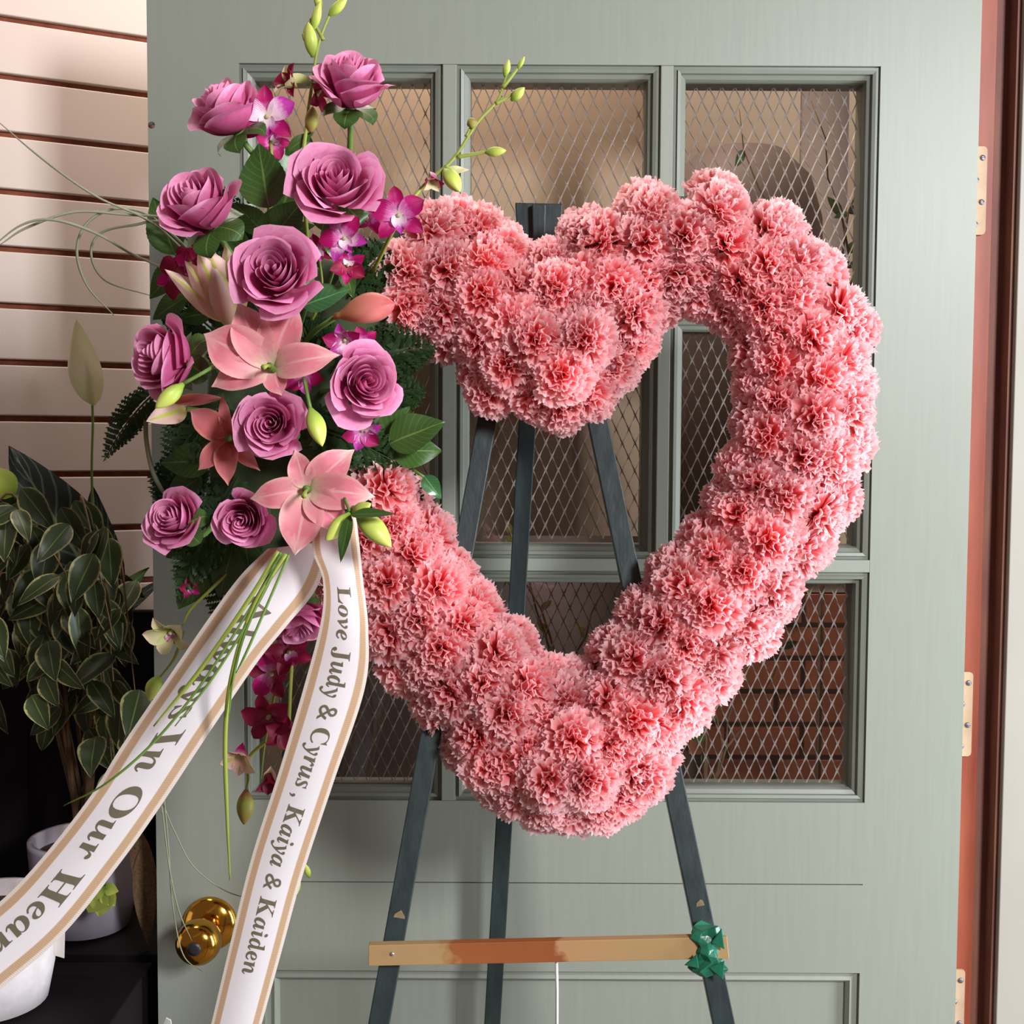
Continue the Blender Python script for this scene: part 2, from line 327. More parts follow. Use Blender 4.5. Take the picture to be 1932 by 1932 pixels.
# ------------------------------------------------------------------ the door
xL = (P(275, 0).x + P(300, 1932).x)/2; xR = (P(1853, 0).x + P(1802, 1932).x)/2
cols = [(450, 835), (862, 1247), (1272, 1662)]
cx = [(P(a, 125).x, P(b, 125).x) for a, b in cols]
rz = [(P(1650, 125).z, P(1647, 578).z), (P(1645, 600).z, P(1640, 1057).z), (P(1638, 1080).z, P(1632, 1515).z)]
door = empty('door_1', (xR, 0, 0), 'grey-green painted wooden door with nine mesh-backed lights standing open behind the wreath', 'door', kind='structure')
T = .042
zc = P(1600, 1669).z; zp = P(1600, 1836).z; zb = .26; ztop = 2.06
pxl, pxr = P(500, 1836).x, P(1622, 1836).x
MB().box(xL, cx[0][0], 0, T, .01, ztop).build('stile', 'door', door, False)
MB().box(cx[2][1], xR, 0, T, .01, ztop).build('stile', 'door', door, False)
MB().box(cx[0][0], cx[2][1], 0, T, rz[0][0], ztop).build('rail', 'door', door, False)
MB().box(cx[0][0], cx[2][1], 0, T, zc+.0006, rz[2][1]).build('rail', 'door', door, False)
MB().box(cx[0][0]-.0, cx[2][1], 0, T, zp, zc-.0006).build('rail', 'door', door, False)
MB().box(cx[0][0], pxl, 0, T, zb, zp).build('rail', 'door', door, False)
MB().box(pxr, cx[2][1], 0, T, zb, zp).build('rail', 'door', door, False)
MB().box(cx[0][0], cx[2][1], 0, T, .01, zb).build('rail', 'door', door, False)
for i in (0, 1):
    MB().box(cx[i][1], cx[i+1][0], 0, T, rz[2][1], rz[0][0]).build('muntin', 'door', door, False, .001)
for r in (0, 1):
    for a, b in cx:
        MB().box(a, b, 0.0002, T, rz[r+1][0], rz[r][1]).build('muntin', 'door', door, False)
def bead(x0, x1, z0, z1, prof):
    mb = MB(); loops = []
    for ins, y in prof:
        loops.append([(x0+ins, y, z0+ins), (x1-ins, y, z0+ins), (x1-ins, y, z1-ins), (x0+ins, y, z1-ins)])
    for a, b in zip(loops, loops[1:]):
        mb.pts(a+b, [(i, (i+1) % 4, 4+(i+1) % 4, 4+i) for i in range(4)])
    return mb
PR = [(0, 0), (.0006, .0035), (.004, .0035), (.0045, .001), (.008, .002), (.0085, .006), (.013, .008), (.0145, .012), (.015, .022), (.015, T)]
mesh_cache = {}
def expanded_metal(x0, x1, z0, z1, y):
    """diamond grille of flattened zig-zag strands"""
    mb = MB(); pw, ph = .01455, .0315; wd = .00108
    n = int((x1-x0)/pw)+2; rows = int((z1-z0)/(ph/2))+2
    for i in range(-1, n+1):
        for sgn in (1, -1):
            pts = []
            for j in range(rows+1):
                xx = x0+i*pw + sgn*(pw/2 if j % 2 else 0); zz = z1-j*ph/2
                pts.append((xx, zz))
            for (xa, za), (xb, zb_) in zip(pts, pts[1:]):
                m0 = ((xa+xb)/2, (za+zb_)/2)
                for (p, q, w0, w1) in (((xa, za), m0, wd*1.9, wd*.75), (m0, (xb, zb_), wd*.75, wd*1.9)):
                    if max(p[0], q[0]) > x1+.001 or min(p[0], q[0]) < x0-.001 or min(p[1], q[1]) < z0-.002: continue
                    mb.pts([(p[0]-w0/2, y, p[1]), (p[0]+w0/2, y-.0012, p[1]), (q[0]+w1/2, y-.0012, q[1]), (q[0]-w1/2, y, q[1])], [(0, 1, 2, 3)])
    return mb
for r in range(3):
    for c in range(3):
        x0, x1 = cx[c]; z1, z0 = rz[r]
        bead(x0, x1, z0, z1, PR).build('glazing_bead', 'bead', door, False)
        MB().box(x0+.012, x1-.012, .016, .019, z0+.012, z1-.012).build('pane', 'glass', door, False)
        tag(expanded_metal(x0+.014, x1-.014, z0+.014, z1-.014, .030).build('wire_mesh', 'mesh', door, False), kind='stuff')
bead(pxl, pxr, zb, zp, [(0, 0), (.0006, .004), (.006, .005), (.010, .0035), (.014, .008), (.0155, .012)]).build('panel_moulding', 'door', door, False)
MB().box(pxl+.014, pxr-.014, .011, .03, zb+.01, zp-.0155).build('panel', 'door', door, False)
# hole in the door edge, upper left
k_ = P(286, 236, 0)
MB().lathe([(.004, 0), (.004, -.001), (.0015, -.0012)], 10, Matrix.Translation(k_) @ Matrix.Rotation(PI/2, 4, 'X')).build('plug', 'darkwood', door)
# knob
kc = P(397, 1742, 0)
knob = empty('door_knob', kc); knob.parent = door; knob.location = kc-origin(door); ORIG[knob.name] = kc
RX = Matrix.Translation(kc) @ Matrix.Rotation(PI/2, 4, 'X')
MB().lathe([(.0312, 0), (.0312, .002), (.030, .005), (.026, .009), (.018, .012), (.012, .014)], 40, RX).build('rose_plate', 'brass', knob)
MB().lathe([(.011, .010), (.0105, .022), (.014, .030), (.0205, .036), (.0243, .044), (.0250, .052), (.0235, .060), (.0195, .0665), (.012, .070), (.0075, .0705)], 40, RX).build('handle_ball', 'brass', knob)
MB().lathe([(.0075, .0704), (.0075, .0712), (.003, .0713)], 20, RX).build('keyhole', 'keyhole', knob)
# hinges (their leaves are screwed to the jamb)
for (xa, ya, xb, yb) in ((1846, 276, 1873, 443), (1812, 1268, 1842, 1427), (1798, 1829, 1828, 1990)):
    Y = .0125
    a, b = P(xa, ya, Y), P(xb, yb, Y); hg = empty('hinge', (0, 0, 0)); hg.parent = door; hg.location = Vector((0, 0, 0))-origin(door); ORIG[hg.name] = Vector((0, 0, 0))
    x0, x1, z0, z1 = xR-.001, xR-.001+(M_(27, Y)), b.z, a.z; rr = .004
    loop = [(x0, z0), (x1-rr, z0), (x1-rr*.3, z0+rr*.3), (x1, z0+rr), (x1, z1-rr), (x1-rr*.3, z1-rr*.3), (x1-rr, z1), (x0, z1)]
    MB().hull([(x, Y, z) for x, z in loop], [(x, Y+.0025, z) for x, z in loop]).build('hinge_leaf', 'hinge', hg, False)
    for k in range(4):
        cxx = x0+(x1-x0)*(.68 if k % 2 == 0 else .28); zz = z1-(z1-z0)*(.13+.25*k)
        MB().lathe([(.0033, 0), (.0028, .0009), (.001, .0010)], 12, Matrix.Translation((cxx, Y, zz)) @ Matrix.Rotation(PI/2, 4, 'X')).box(cxx-.0027, cxx+.0027, Y-.0016, Y-.0009, zz-.0004, zz+.0004).build('screw', 'screw', hg)
    MB().tube([(xR-.0035, .004, z0), (xR-.0035, .004, z1)], .0035, 10).build('hinge_barrel', 'hinge', hg)

# jamb, casing and a white board standing in for daylight past them
jb = empty('trim_1', (xR, 0, 0), 'bare reddish wood hinge jamb right of the green door', 'door jamb', kind='structure')
xe = P(1915, 0, .02).x
MB().box(xR+.002, xR+.024, .016, .06, 0, 2.1).build('jamb_face', 'redwood', jb, False, .0008)
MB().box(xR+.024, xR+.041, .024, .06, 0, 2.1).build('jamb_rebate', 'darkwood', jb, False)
cs = empty('trim_2', (xR+.04, 0, 0), 'grey-green painted door casing at the far right edge', 'door casing', kind='structure')
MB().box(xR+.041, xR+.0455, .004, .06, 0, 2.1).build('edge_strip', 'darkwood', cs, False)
MB().box(xR+.0455, xR+.0805, -.004, .06, 0, 2.1).build('casing_board', 'casing', cs, False, .001)
tag(MB().box(xR+.0815, xR+.6, .02, .08, 0, 2.2).build('daylight_board_right', 'white', None, False), 'white board standing in for bright daylight past the casing at the far right edge', 'wall', kind='structure')  # white board added in place of the bright outdoors
tag(MB().box(-2.2, 2.6, -3.0, 1.2, -.03, 0).build('floor', 'mortar', None, False), 'dull grey floor under the easel and the door', 'floor', kind='structure')
tag(MB().box(-2.2, 2.6, 1.12, 1.2, 0, 2.7).build('wall_back', 'tan', None, False), 'far wall behind the door', 'wall', kind='structure')

# ------------------------------------------------------------------ slatwall at the left
A = P(275, 880, .37); B = P(0, 880, .285)
ws = empty('wall_left', (A.x, A.y, 0), 'cream slatted display wall with red-brown grooves left of the door', 'wall', kind='structure')
dv = Vector((B.x-A.x, B.y-A.y, 0)).normalized(); nv = Vector((-dv.y, dv.x, 0));
if nv.y > 0: nv = -nv
p0 = Vector((A.x, A.y, 0)) - dv*.13; p1 = Vector((A.x, A.y, 0)) + dv*1.0
def wall_box(s0, s1, d0, d1, z0, z1):
    q = [p0.lerp(p1, s0)+nv*d0, p0.lerp(p1, s1)+nv*d0, p0.lerp(p1, s1)+nv*d1, p0.lerp(p1, s0)+nv*d1]
    return MB().hull([(v.x, v.y, z0) for v in q], [(v.x, v.y, z1) for v in q])
wall_box(0, 1, -.03, -.009, .3, 2.5).build('backing_board', 'groove', ws, False)
zg = P(275, 880, .37).z-.0105; step = .0762
for k in range(-9, 13):
    z0 = zg+k*step+.0040; z1 = zg+(k+1)*step-.0040
    if z1 > 2.5: break
    wall_box(0, 1, -.009, 0, z0, z1).build('slat', 'slat', ws, False, .0016)

# ------------------------------------------------------------------ what shows through the glass, and solid stand-ins for its reflections
tw = P(980, 600, .36)
tag(MB().box(P(430, 600, .22).x, P(1262, 600, .22).x, .22, .24, P(900, 1010, .22).z, 2.1).build('tan_board', 'tan'), 'plain tan board seen through the mesh of the left and middle lights', 'board')
tag(MB().box(P(430, 600, .30).x, xR+.02, .66, .68, .0, P(1000, 900, .66).z).build('dark_cabinet', 'cabbrown'), 'dark brown cabinet seen through the lower door lights', 'cabinet')
bw = empty('reflected_brick_pier', (.5, .36, 0), 'orange-red brick pier standing in for a reflection in the lower right light', 'brick pier')  # bricks built behind the glass to stand in for reflected brick
MB().box(P(1300, 1300, .37).x, P(1640, 1300, .37).x, .37, .62, .0, P(1400, 1120, .37).z).build('mortar_bed', 'mortar', bw, False)
bz = P(1400, 1120, .37).z; row = 0
while bz > .75:
    bx = P(1300, 1300, .37).x + (.02 if row % 2 else -.05)
    while bx < P(1600, 1300, .37).x:
        xa, xb = max(bx, P(1300, 1300, .37).x), min(bx+.10, P(1640, 1300, .37).x)
        if xb-xa > .015: MB().box(xa, xb, .36+R.uniform(0, .004), .39, bz-.040, bz).build('brick', 'brick', bw, False)
        bx += .108
    bz -= .048; row += 1
pl = empty('reflected_dome', P(1450, 500, .30), 'tall round-shouldered taupe dome standing in for a reflection in the upper right light', 'reflection')  # solid dome added where the pane reflects a dark rounded shape
c0 = P(1420, 500, .34)
bz0 = P(1400, 1120, .37).z+.001
MB().lathe([(.08, bz0), (.10, bz0+.01), (.12, c0.z-.12), (.125, c0.z-.02), (.122, c0.z+.09), (.105, c0.z+.15), (.065, c0.z+.19), (.02, c0.z+.2)], 32, Matrix.Translation((c0.x+.01, .495, 0))).build('body', 'taupe', pl)
tag(MB().box(P(1540, 400, .60).x, xR+.05, .70, .72, 1.0, 2.1).build('reflected_pale_board', 'paleb'), 'pale board standing in for a reflection behind twigs in the upper right light', 'board')  # pale sheet added for the whitish reflection in this pane
def twiggy(name, label, base, n, spread, height, leafmat, seed, leafs=8):
    rr = random.Random(seed); t = empty(name, base, label, 'branch')
    mb = MB(); ends = []; mb.tube([Vector((base[0], base[1], .001)), Vector(base)], .004, 6)
    for k in range(n):
        p = Vector(base); pts = [p.copy()]; d = Vector((rr.uniform(-1, 1)*spread, rr.uniform(-.1, .1), 1)).normalized()
        for j in range(6):
            d = (d+Vector((rr.uniform(-.35, .35), rr.uniform(-.1, .1), rr.uniform(-.1, .2)))).normalized(); p = p+d*height/6; pts.append(p.copy()); ends.append(p.copy())
        mb.tube(pts, [.0022*(1-.7*j/6) for j in range(7)], 6)
    mb.build('twig', 'bark', t)
    for k in range(leafs):
        e = rr.choice(ends)
        o = local('leaf', leaf_mesh(leafmat, .5, 0), t, Matrix.Translation(e-Vector(base)) @ frame((rr.uniform(-.5, .5), -1, rr.uniform(-.3, .3)), rr.uniform(0, 6)).to_4x4() @ Matrix.Scale(rr.uniform(.018, .03), 4))
    return t
# ------------------------------------------------------------------ leaves, buds and petals
LC = {}
def leaf_mesh(m, wd=.5, fold=.15, serr=0, droop=.15, key=0):
    """unit leaf: base at the origin, tip at +Y, face towards +Z"""
    k = (m, wd, fold, serr, droop, key)
    if k in LC: return LC[k]
    def fn(u, v):
        w_ = math.sin(PI*min(1, v**.8*.985+.015))**.85*(1-.25*v)*wd*.5*1.15
        if serr: w_ *= 1+serr*((v*14) % 1-.5)
        if v > .985: w_ = 0
        return (u*w_, v, fold*abs(u)*w_*1.4-droop*v*v+.012*math.sin(9*v+3*u+key))
    me = MB().grid(4 if not serr else 4, 12 if not serr else 28, fn).mesh('leaf', m); LC[k] = me; return me
def put(name, me, parent, pos, axis, roll, scale):
    """world-placed copy under a parent that is an unrotated Empty"""
    return local(name, me, parent, Matrix.Translation(Vector(pos)-origin(parent)) @ frame(axis, roll).to_4x4() @ Matrix.Scale(scale, 4))
def point_leaf(parent, a, b, m='leaf', wd=.5, axis=(0, -1, 0.15), name='leaf', **k):
    """a leaf from point a to tip b, its face turned towards axis"""
    a, b = Vector(a), Vector(b); y = (b-a); L = y.length; y.normalize(); z = Vector(axis); z = (z-y*z.dot(y)).normalized(); x = y.cross(z)
    M = Matrix((x, y, z)).transposed().to_4x4()
    return local(name, leaf_mesh(m, wd, **k), parent, Matrix.Translation(a-origin(parent)) @ M @ Matrix.Scale(L, 4))
twiggy('leafy_branch', 'bare twigs with few leaves standing in for a reflection in the upper right light', P(1560, 620, .2), 4, .5, .30, 'leaf', 3)  # twigs built behind the glass for branches reflected in it
twiggy('leafy_branch', 'green twigs standing in for reflected foliage in the lower right light beside the bricks', P(1330, 1500, .2), 5, .7, .22, 'leaf', 5, 14)  # these twigs too replace foliage reflected in the pane
twiggy('leafy_branch', 'twigs with brown leaves seen low through the middle of the heart', P(1060, 1290, .16), 4, .8, .20, 'olivebud', 8, 12)

BC = {}
def bud_mesh(m, fat=.32, lobes=3, amp=.07, tip=.9):
    k = (m, fat, lobes, amp, tip)
    if k in BC: return BC[k]
    prof = [(max(.012, fat*.5*math.sin(PI*min(.985, v**tip))**.75), v) for v in [i/12 for i in range(13)]]
    prof[0] = (fat*.12, 0); prof[-1] = (.01, 1)
    BC[k] = MB().lathe(prof, 18, lobes=lobes, amp=amp).mesh('bud', m); return BC[k]
def point_bud(parent, a, b, m='bud', fat=.32, name='bud', **k):
    a, b = Vector(a), Vector(b); z = b-a; L = z.length
    return local(name, bud_mesh(m, fat, **k), parent, Matrix.Translation(a-origin(parent)) @ frame(z, 0, Vector((0, -1, .01))).to_4x4() @ Matrix.Scale(L, 4))

def rose_parts(seed, openness=1.0, n_out=13):
    """unit rose, axis +Z, radius about 1: one tight core mesh and single outer petals"""
    rr = random.Random(seed); core = MB(); outs = []
    def petal(mb, a0, rb, rt, zt, hw, curl, tuck, wob, zb=0.0):
        ph = rr.uniform(0, 6)
        def fn(u, v):
            ve = v*(1-.16*abs(u)**2.2)
            wv = .42+.58*math.sin(PI/2*min(1, v*1.5))
            wv *= 1 if v < .8 else 1-.16*((v-.8)/.2)**2
            r = rb+(rt-rb)*math.sin(PI/2*ve)**.85+tuck*u
            z = zb+(zt-zb)*(ve**1.35)
            c = max(0, (v-.70)/.30)
            cu = curl*(1+.35*math.cos(2.5*u+ph))
            r += cu*c*c*1.0; z -= cu*c*c*.55
            r += wob*math.sin(4*u+ph)*v*v
            pt = 1+(.06 if curl > .1 else 0)*max(0, 1-abs(u)*3)*c
            a = a0+u*hw*wv
            return (r*math.cos(a)*pt, r*math.sin(a)*pt, z)
        return mb.grid(10, 9, fn)
    a = rr.uniform(0, 6)
    N1 = 11
    for i in range(N1):
        t = i/(N1-1); a += 2.15+rr.uniform(-.2, .2)
        petal(core, a, .03+.05*t, .07+.36*t, 1.04-.08*t, 1.5-.45*t, .03*t, .045, .01, zb=.1)
    a += 1
    for i in range(n_out):
        t = i/(n_out-1); a += 2.28+rr.uniform(-.18, .18)
        mb = MB(); petal(mb, a, .08, (.47+.43*t**1.0)*(.8+.2*openness if t > .4 else 1), 1.0-.34*t**1.4, 1.15-.22*t, .04+.15*t*openness, .05, .020)
        outs.append(mb)
    me_core = core.mesh('petal_core', 'rose'); return me_core, [o.mesh('petal', 'rose') for o in outs]
ROSES = [rose_parts(3), rose_parts(11, .8), rose_parts(23, 1.1)]
def sepal_mesh():
    def fn(u, v):
        w_ = .16*math.sin(PI*min(1, v*.8+.2))*(1 if v < .97 else 0); a = u*w_*2.4
        r = .12+.42*math.sin(v*2.2)+.22*v; return (r, a*.9, -.02+.1*v-.75*v*v*.55)
    return MB().grid(4, 8, fn).mesh('sepal', 'leaf')
SEP = sepal_mesh()
HIP = MB().lathe([(.05, -.30), (.10, -.26), (.15, -.16), (.16, -.04), (.12, .05)], 16).mesh('rose_hip', 'stem')
def rose(px, py, r_px, Y, axis, label, var=0, roll=0, stem=None, squash=1.0, loose=None):
    Rm = M_(r_px, Y)/1.0; c = P(px, py, Y); ax = Vector(axis).normalized()
    base = c - ax*Rm*.55
    M = frame(ax, roll)
    o = empty('rose', base, label, 'rose', 'mauve roses in the flower spray', M=M)
    core, outs = ROSES[var]
    S = Matrix.Diagonal((Rm, Rm, Rm*squash, 1))
    local('petal_core', core, o, S)
    for m in outs: local('petal', m, o, S)
    if loose:          # an outer petal hanging away from the head: angle
        for ang, tilt in loose:
            local('petal', outs[-1], o, Matrix.Rotation(ang, 4, 'Z') @ Matrix.Rotation(tilt, 4, 'Y') @ S)
    for k in range(5):
        local('sepal', SEP, o, Matrix.Rotation(k*2*PI/5+.3, 4, 'Z') @ Matrix.Scale(Rm*1.0, 4))
    local('rose_hip', HIP, o, Matrix.Scale(Rm, 4))
    q = Vector(stem) if stem is not None else Vector((M_(0)+P(560, 700, -.2).x, -.20, P(560, 700, -.2).z))
    Mi = (Matrix.Translation(base) @ M.to_4x4()).inverted()
    s0 = base-ax*Rm*.26; s1 = s0-ax*Rm*.7
    path = [Mi @ v for v in catmull([s0, s1, q], 6)]
    local('stem', MB().tube(path, .0026, 7).mesh('stem', 'stem'), o)
    return o

def lily_petal(name_mat, L, wd, rec, seed, depth=.35):
    """unit trumpet petal lying along +Y, opening towards +Z; recurves at the tip"""
    rr = random.Random(seed); ph = rr.uniform(0, 6)
    def fn(u, v):
        w_ = wd*(.16+.84*math.sin(PI*min(1, v**.95))**.8)*.5*(1 if v < .7 else 1-((v-.7)/.3)**2.4)
        y = v**1.25; z = depth*math.sin(PI*.5*min(1, v*1.5))-rec*max(0, v-.55)**2*2.2
        z += .35*abs(u)**1.6*w_ * (1-v*.8) - .10*(1-abs(u))*w_
        z += .014*math.sin(11*v+ph+3*u)*abs(u)
        return (u*w_+.03*math.sin(3*v+ph)*v, y, z)
    return MB().grid(8, 14, fn).mesh('petal', name_mat)
def lily(px, py, Y, tips, label, m='lily', axis=(0, -1, 0), wd=.42, depth=.3, stamens=True):
    """petals end at the given photo tips (tx, ty, width factor)"""
    c = P(px, py, Y); ax = Vector(axis).normalized(); M = frame(ax)
    o = empty('lily', c, label, 'lily', 'pink lilies in the flower spray', M=M)
    M4 = Matrix.Translation(c) @ M.to_4x4(); Mi = M4.inverted()
    for i, (tx, ty, wf, rec) in enumerate(tips):
        t = Mi @ P(tx, ty, Y-.012)
        L = math.hypot(t.x, t.y); a = math.atan2(t.y, t.x)-PI/2
        me = lily_petal(m, L, wd*wf, rec, i+int(px), depth)
        off = -depth*.045*0
        local('petal', me, o, Matrix.Translation((0, 0, -.014+.0016*(i % 2))) @ Matrix.Rotation(a, 4, 'Z') @ Matrix.Scale(L, 4))
    if stamens:
        local('pistil', MB().tube([(0, 0, -.01), (.002, -.002, .012), (.003, -.006, .026)], [.0016, .0013, .0022], 8).mesh('pistil', 'lime'), o)
    local('stem', MB().tube([Mi @ v for v in catmull([c, c-ax*.03, Vector((c.x*.85-.03, -.19, c.z))], 5)], .003, 7).mesh('stem', 'stem'), o)
    return o

def orchid_petal(m, wd, cup=.12, seed=0):
    k = ('orch', m, wd, cup, seed)
    if k in LC: return LC[k]
    def fn(u, v):
        w_ = wd*(.18+.82*math.sin(PI*min(1, v**1.1))**.7)*.5*(1 if v < .75 else 1-((v-.75)/.25)**2.6)
        return (u*w_, v, cup*(math.sin(2.2*v)-.3*v)+.5*w_*u*u-.03*math.sin(6*v+seed))
    LC[k] = MB().grid(6, 9, fn).mesh('petal', m); return LC[k]
def lip_mesh(m):
    k = ('lip', m)
    if k in LC: return LC[k]
    def fn(u, v):
        w_ = .34*math.sin(PI*min(.97, v*.75+.2))*(1 if v < .8 else 1-((v-.8)/.2)**2); a = u*1.1*(1-v*.6)
        return (math.sin(a)*w_, v*.62, .14+(1-math.cos(a))*w_*1.2-.5*max(0, v-.6)**2)
    LC[k] = MB().grid(6, 9, fn).mesh('lip', m); return LC[k]
def blossom(parent, px, py, Y, r_px, axis=(0, -1, 0), roll=0, mats=('magenta', 'violet', 'violet'), closed=0, angs=None):
    """sepals, petals and lip under one blossom part"""
    c = P(px, py, Y); Rm = M_(r_px, Y)
    b = empty('blossom', (0, 0, 0)); b.parent = parent
    b.matrix_local = Matrix.Translation(c-origin(parent)) @ frame(axis, roll).to_4x4() @ Matrix.Scale(Rm, 4)
    sep, pet, lp = mats
    T_ = Matrix.Rotation(closed, 4, 'X')
    for a in (0, 2.3, -2.3): local('sepal', orchid_petal(sep, .52, .12, 1), b, Matrix.Rotation(a, 4, 'Z') @ T_)
    for a in (1.15, -1.15): local('petal', orchid_petal(pet, .72, .10, 2), b, Matrix.Translation((0, 0, .03)) @ Matrix.Rotation(a, 4, 'Z') @ T_)
    local('lip', lip_mesh(lp), b, Matrix.Rotation(PI, 4, 'Z'))
    local('column', MB().lathe([(.05, 0), (.09, .1), (.07, .22), (.02, .26)], 10).mesh('column', 'spathe'), b)
    return b

# ------------------------------------------------------------------ easel
def strip(mb, a, b, wpx_a, wpx_b, Ya, Yb, th):
    """flat-faced bar between two photo points at depths Ya, Yb"""
    p, q = P(*a, Ya), P(*b, Yb); d = (q-p).normalized(); s = d.cross(Vector((0, -1, 0))).normalized(); n = s.cross(d).normalized()
    if n.y > 0: n = -n
    wa, wb = M_(wpx_a, Ya)/2, M_(wpx_b, Yb)/2
    return mb.hull([p-s*wa, p+s*wa, p+s*wa-n*th, p-s*wa-n*th], [q-s*wb, q+s*wb, q+s*wb-n*th, q-s*wb-n*th])
ez = empty('display_easel', P(1000, 3080, -.33), 'dark green wooden easel holding the pink heart before the door', 'easel')
def yl(py): return -.150-.17*(py-420)/1500          # the front legs lean away from the viewer towards their top
def to_floor(a, b, Ya, Yb):
    """extend the line from a to b down to the floor"""
    p, q = P(*a, Ya), P(*b, Yb); t = p.z/(p.z-q.z); return p+(q-p)*t
def leg(a, b, w, fn, th=.016):
    p, q0 = P(*a, fn(a[1])), P(*b, fn(b[1])); q = p+(q0-p)*(p.z/(p.z-q0.z))
    d = (q-p).normalized(); s = d.cross(Vector((0, -1, 0))).normalized(); n = s.cross(d).normalized(); n = n if n.y < 0 else -n
    h = M_(w, fn(a[1]))/2
    return MB().hull([p-s*h, p+s*h, p+s*h-n*th, p-s*h-n*th], [v+Vector((0, 0, .002)) for v in (q-s*h, q+s*h, q+s*h-n*th, q-s*h-n*th)])
l1 = leg((984, 430), (715, 1932), 35, yl).build('leg', 'easel', ez, False, .001)
l2 = leg((1052, 430), (1366, 1932), 36, yl).build('leg', 'easel', ez, False, .001)
leg((1017, 425), (929, 1932), 33, lambda y: -.115+.06*(y-420)/1500, .014).build('leg', 'easel', ez, False, .001)
hd = empty('head_block', (0, 0, 0)); hd.parent = ez; hd.location = -origin(ez); ORIG[hd.name] = Vector((0, 0, 0))
Yh = -.155
lp = [P(x, y, Yh) for x, y in ((972, 382), (1062, 384), (1056, 470), (978, 470))]
MB().hull(lp, [v+Vector((0, .022, 0)) for v in lp]).build('back_plate', 'easel', hd, False, .001)
lp = [P(x, y, Yh-.008) for x, y in ((1004, 384), (1030, 385), (1028, 470), (1006, 470))]
MB().hull(lp, [v+Vector((0, .007, 0)) for v in lp]).build('centre_strip', 'easel', hd, False, .001)
for (x, y, s) in ((1322, 1722, 1.0), (752, 1742, 1.1)):
    q = P(x, y, yl(y)-.0012); mb = MB(); rr = random.Random(x)
    pts = [(q.x+M_(10)*s*rr.uniform(.7, 1)*math.cos(a), q.y, q.z+M_(21)*s*rr.uniform(.7, 1)*math.sin(a)) for a in [i*2*PI/11 for i in range(11)]]
    tag(mb.hull(pts, [(a, b+.0015, c) for a, b, c in pts]).build('chipped_spot', 'scuff', ez, False), 'chipped bare wood spot')
br = empty('crossbar', (0, 0, 0)); br.parent = ez; br.location = -origin(ez); ORIG[br.name] = Vector((0, 0, 0))
br['label'] = 'pale pine crossbar with an orange-brown stain'
Yb_ = yl(1795)-.004
lp = [P(x, y, Yb_-.010) for x, y in ((695, 1784), (1372, 1768), (1376, 1809), (695, 1823))]
MB().hull(lp, [v+Vector((0, .009, 0)) for v in lp]).build('strip', 'bar', br, False, .0006)
q = P(740, 1800, Yb_-.0108); MB().lathe([(.002, 0), (.0015, .0008), (.0004, .001)], 10, Matrix.Translation(q) @ Matrix.Rotation(PI/2, 4, 'X')).build('nail', 'nail', br)
# crumpled green tape round the right-hand joint
def tape():
    c = P(1333, 1790, Yb_-.004); mb = MB()
    prof = [(-1.0, .9, .0035), (-.75, 1.25, 0), (-.45, .95, .001), (-.1, 1.05, -.001), (.2, .92, .001), (.55, 1.1, .0), (.8, .95, .001), (1.0, .75, .002)]
    n = 12; vs = []
    for z, r, dx in prof:
        for k in range(n):
            q = 2*PI*k/n; w_ = 1+.16*math.sin(3*q+z*4)+.10*math.sin(5*q-z*7)
            vs.append((c.x+dx-z*.002+.0125*r*w_*math.cos(q)*1.08, c.y+.0105*r*w_*math.sin(q), c.z+z*.0205+.0022*math.sin(2*q+z*3)))
    mb.pts(vs, [(a*n+k, a*n+(k+1) % n, (a+1)*n+(k+1) % n, (a+1)*n+k) for a in range(len(prof)-1) for k in range(n)]+[tuple(range(n))[::-1], tuple(range((len(prof)-1)*n, len(prof)*n))])
    for tri in (((-.010, .000), (-.021, -.010), (-.008, -.013)), ((.002, .010), (.011, .023), (.014, .004)), ((.000, -.012), (.013, -.023), (.014, -.006))):
        t = [(c.x+a, c.y-.0115, c.z+b) for a, b in tri]; mb.hull(t, [(a, b+.0018, d) for a, b, d in t])
    return mb
tp = tape().build('tape_wrap', 'tape', ez, False, .0008); tp['label'] = 'crumpled glossy green tape around the crossbar joint'
MB().tube([P(1050, 1812, Yb_-.003), P(1051, 1870, Yb_-.004), P(1050, 2100, Yb_)], .0014, 6).build('string', 'wire', ez)

# ------------------------------------------------------------------ heart wreath
def wy(py): return -.235-.07*(py-950)/1260          # depth of the wreath's middle plane, leaning with the easel
hpx = [(1052, 652), (1118, 598), (1172, 508), (1256, 464), (1362, 474), (1452, 536), (1508, 620), (1522, 718), (1507, 830), (1468, 946), (1408, 1050), (1322, 1166),
       (1228, 1280), (1152, 1382), (1075, 1440), (985, 1380), (890, 1262), (795, 1160), (720, 1050), (672, 930), (655, 800), (668, 680), (718, 570), (795, 515), (875, 548), (965, 622)]
cen = catmull([P(x, y, wy(y)) for x, y in hpx + [hpx[0]]], 14)[:-1]
hw = empty('heart_wreath', P(1070, 1412, wy(1412)), 'open heart wreath covered in ruffled pink carnations on the easel', 'wreath')
nP = len(cen)
PN = Vector((0, -1, .045)).normalized()          # the wreath's front
def side(i):
    t = (cen[(i+1) % nP]-cen[i-1]).normalized(); s = t.cross(PN).normalized(); return t, s
mb = MB(); rf = .036; nn = 14
for i in range(nP):
    t, s = side(i)
    for k in range(nn):
        a = 2*PI*k/nn; mb.v.append(cen[i]+s*rf*1.25*math.cos(a)+PN*rf*(math.sin(a) if math.sin(a) > -.4 else -.4)); mb.uv.append((0, 0))
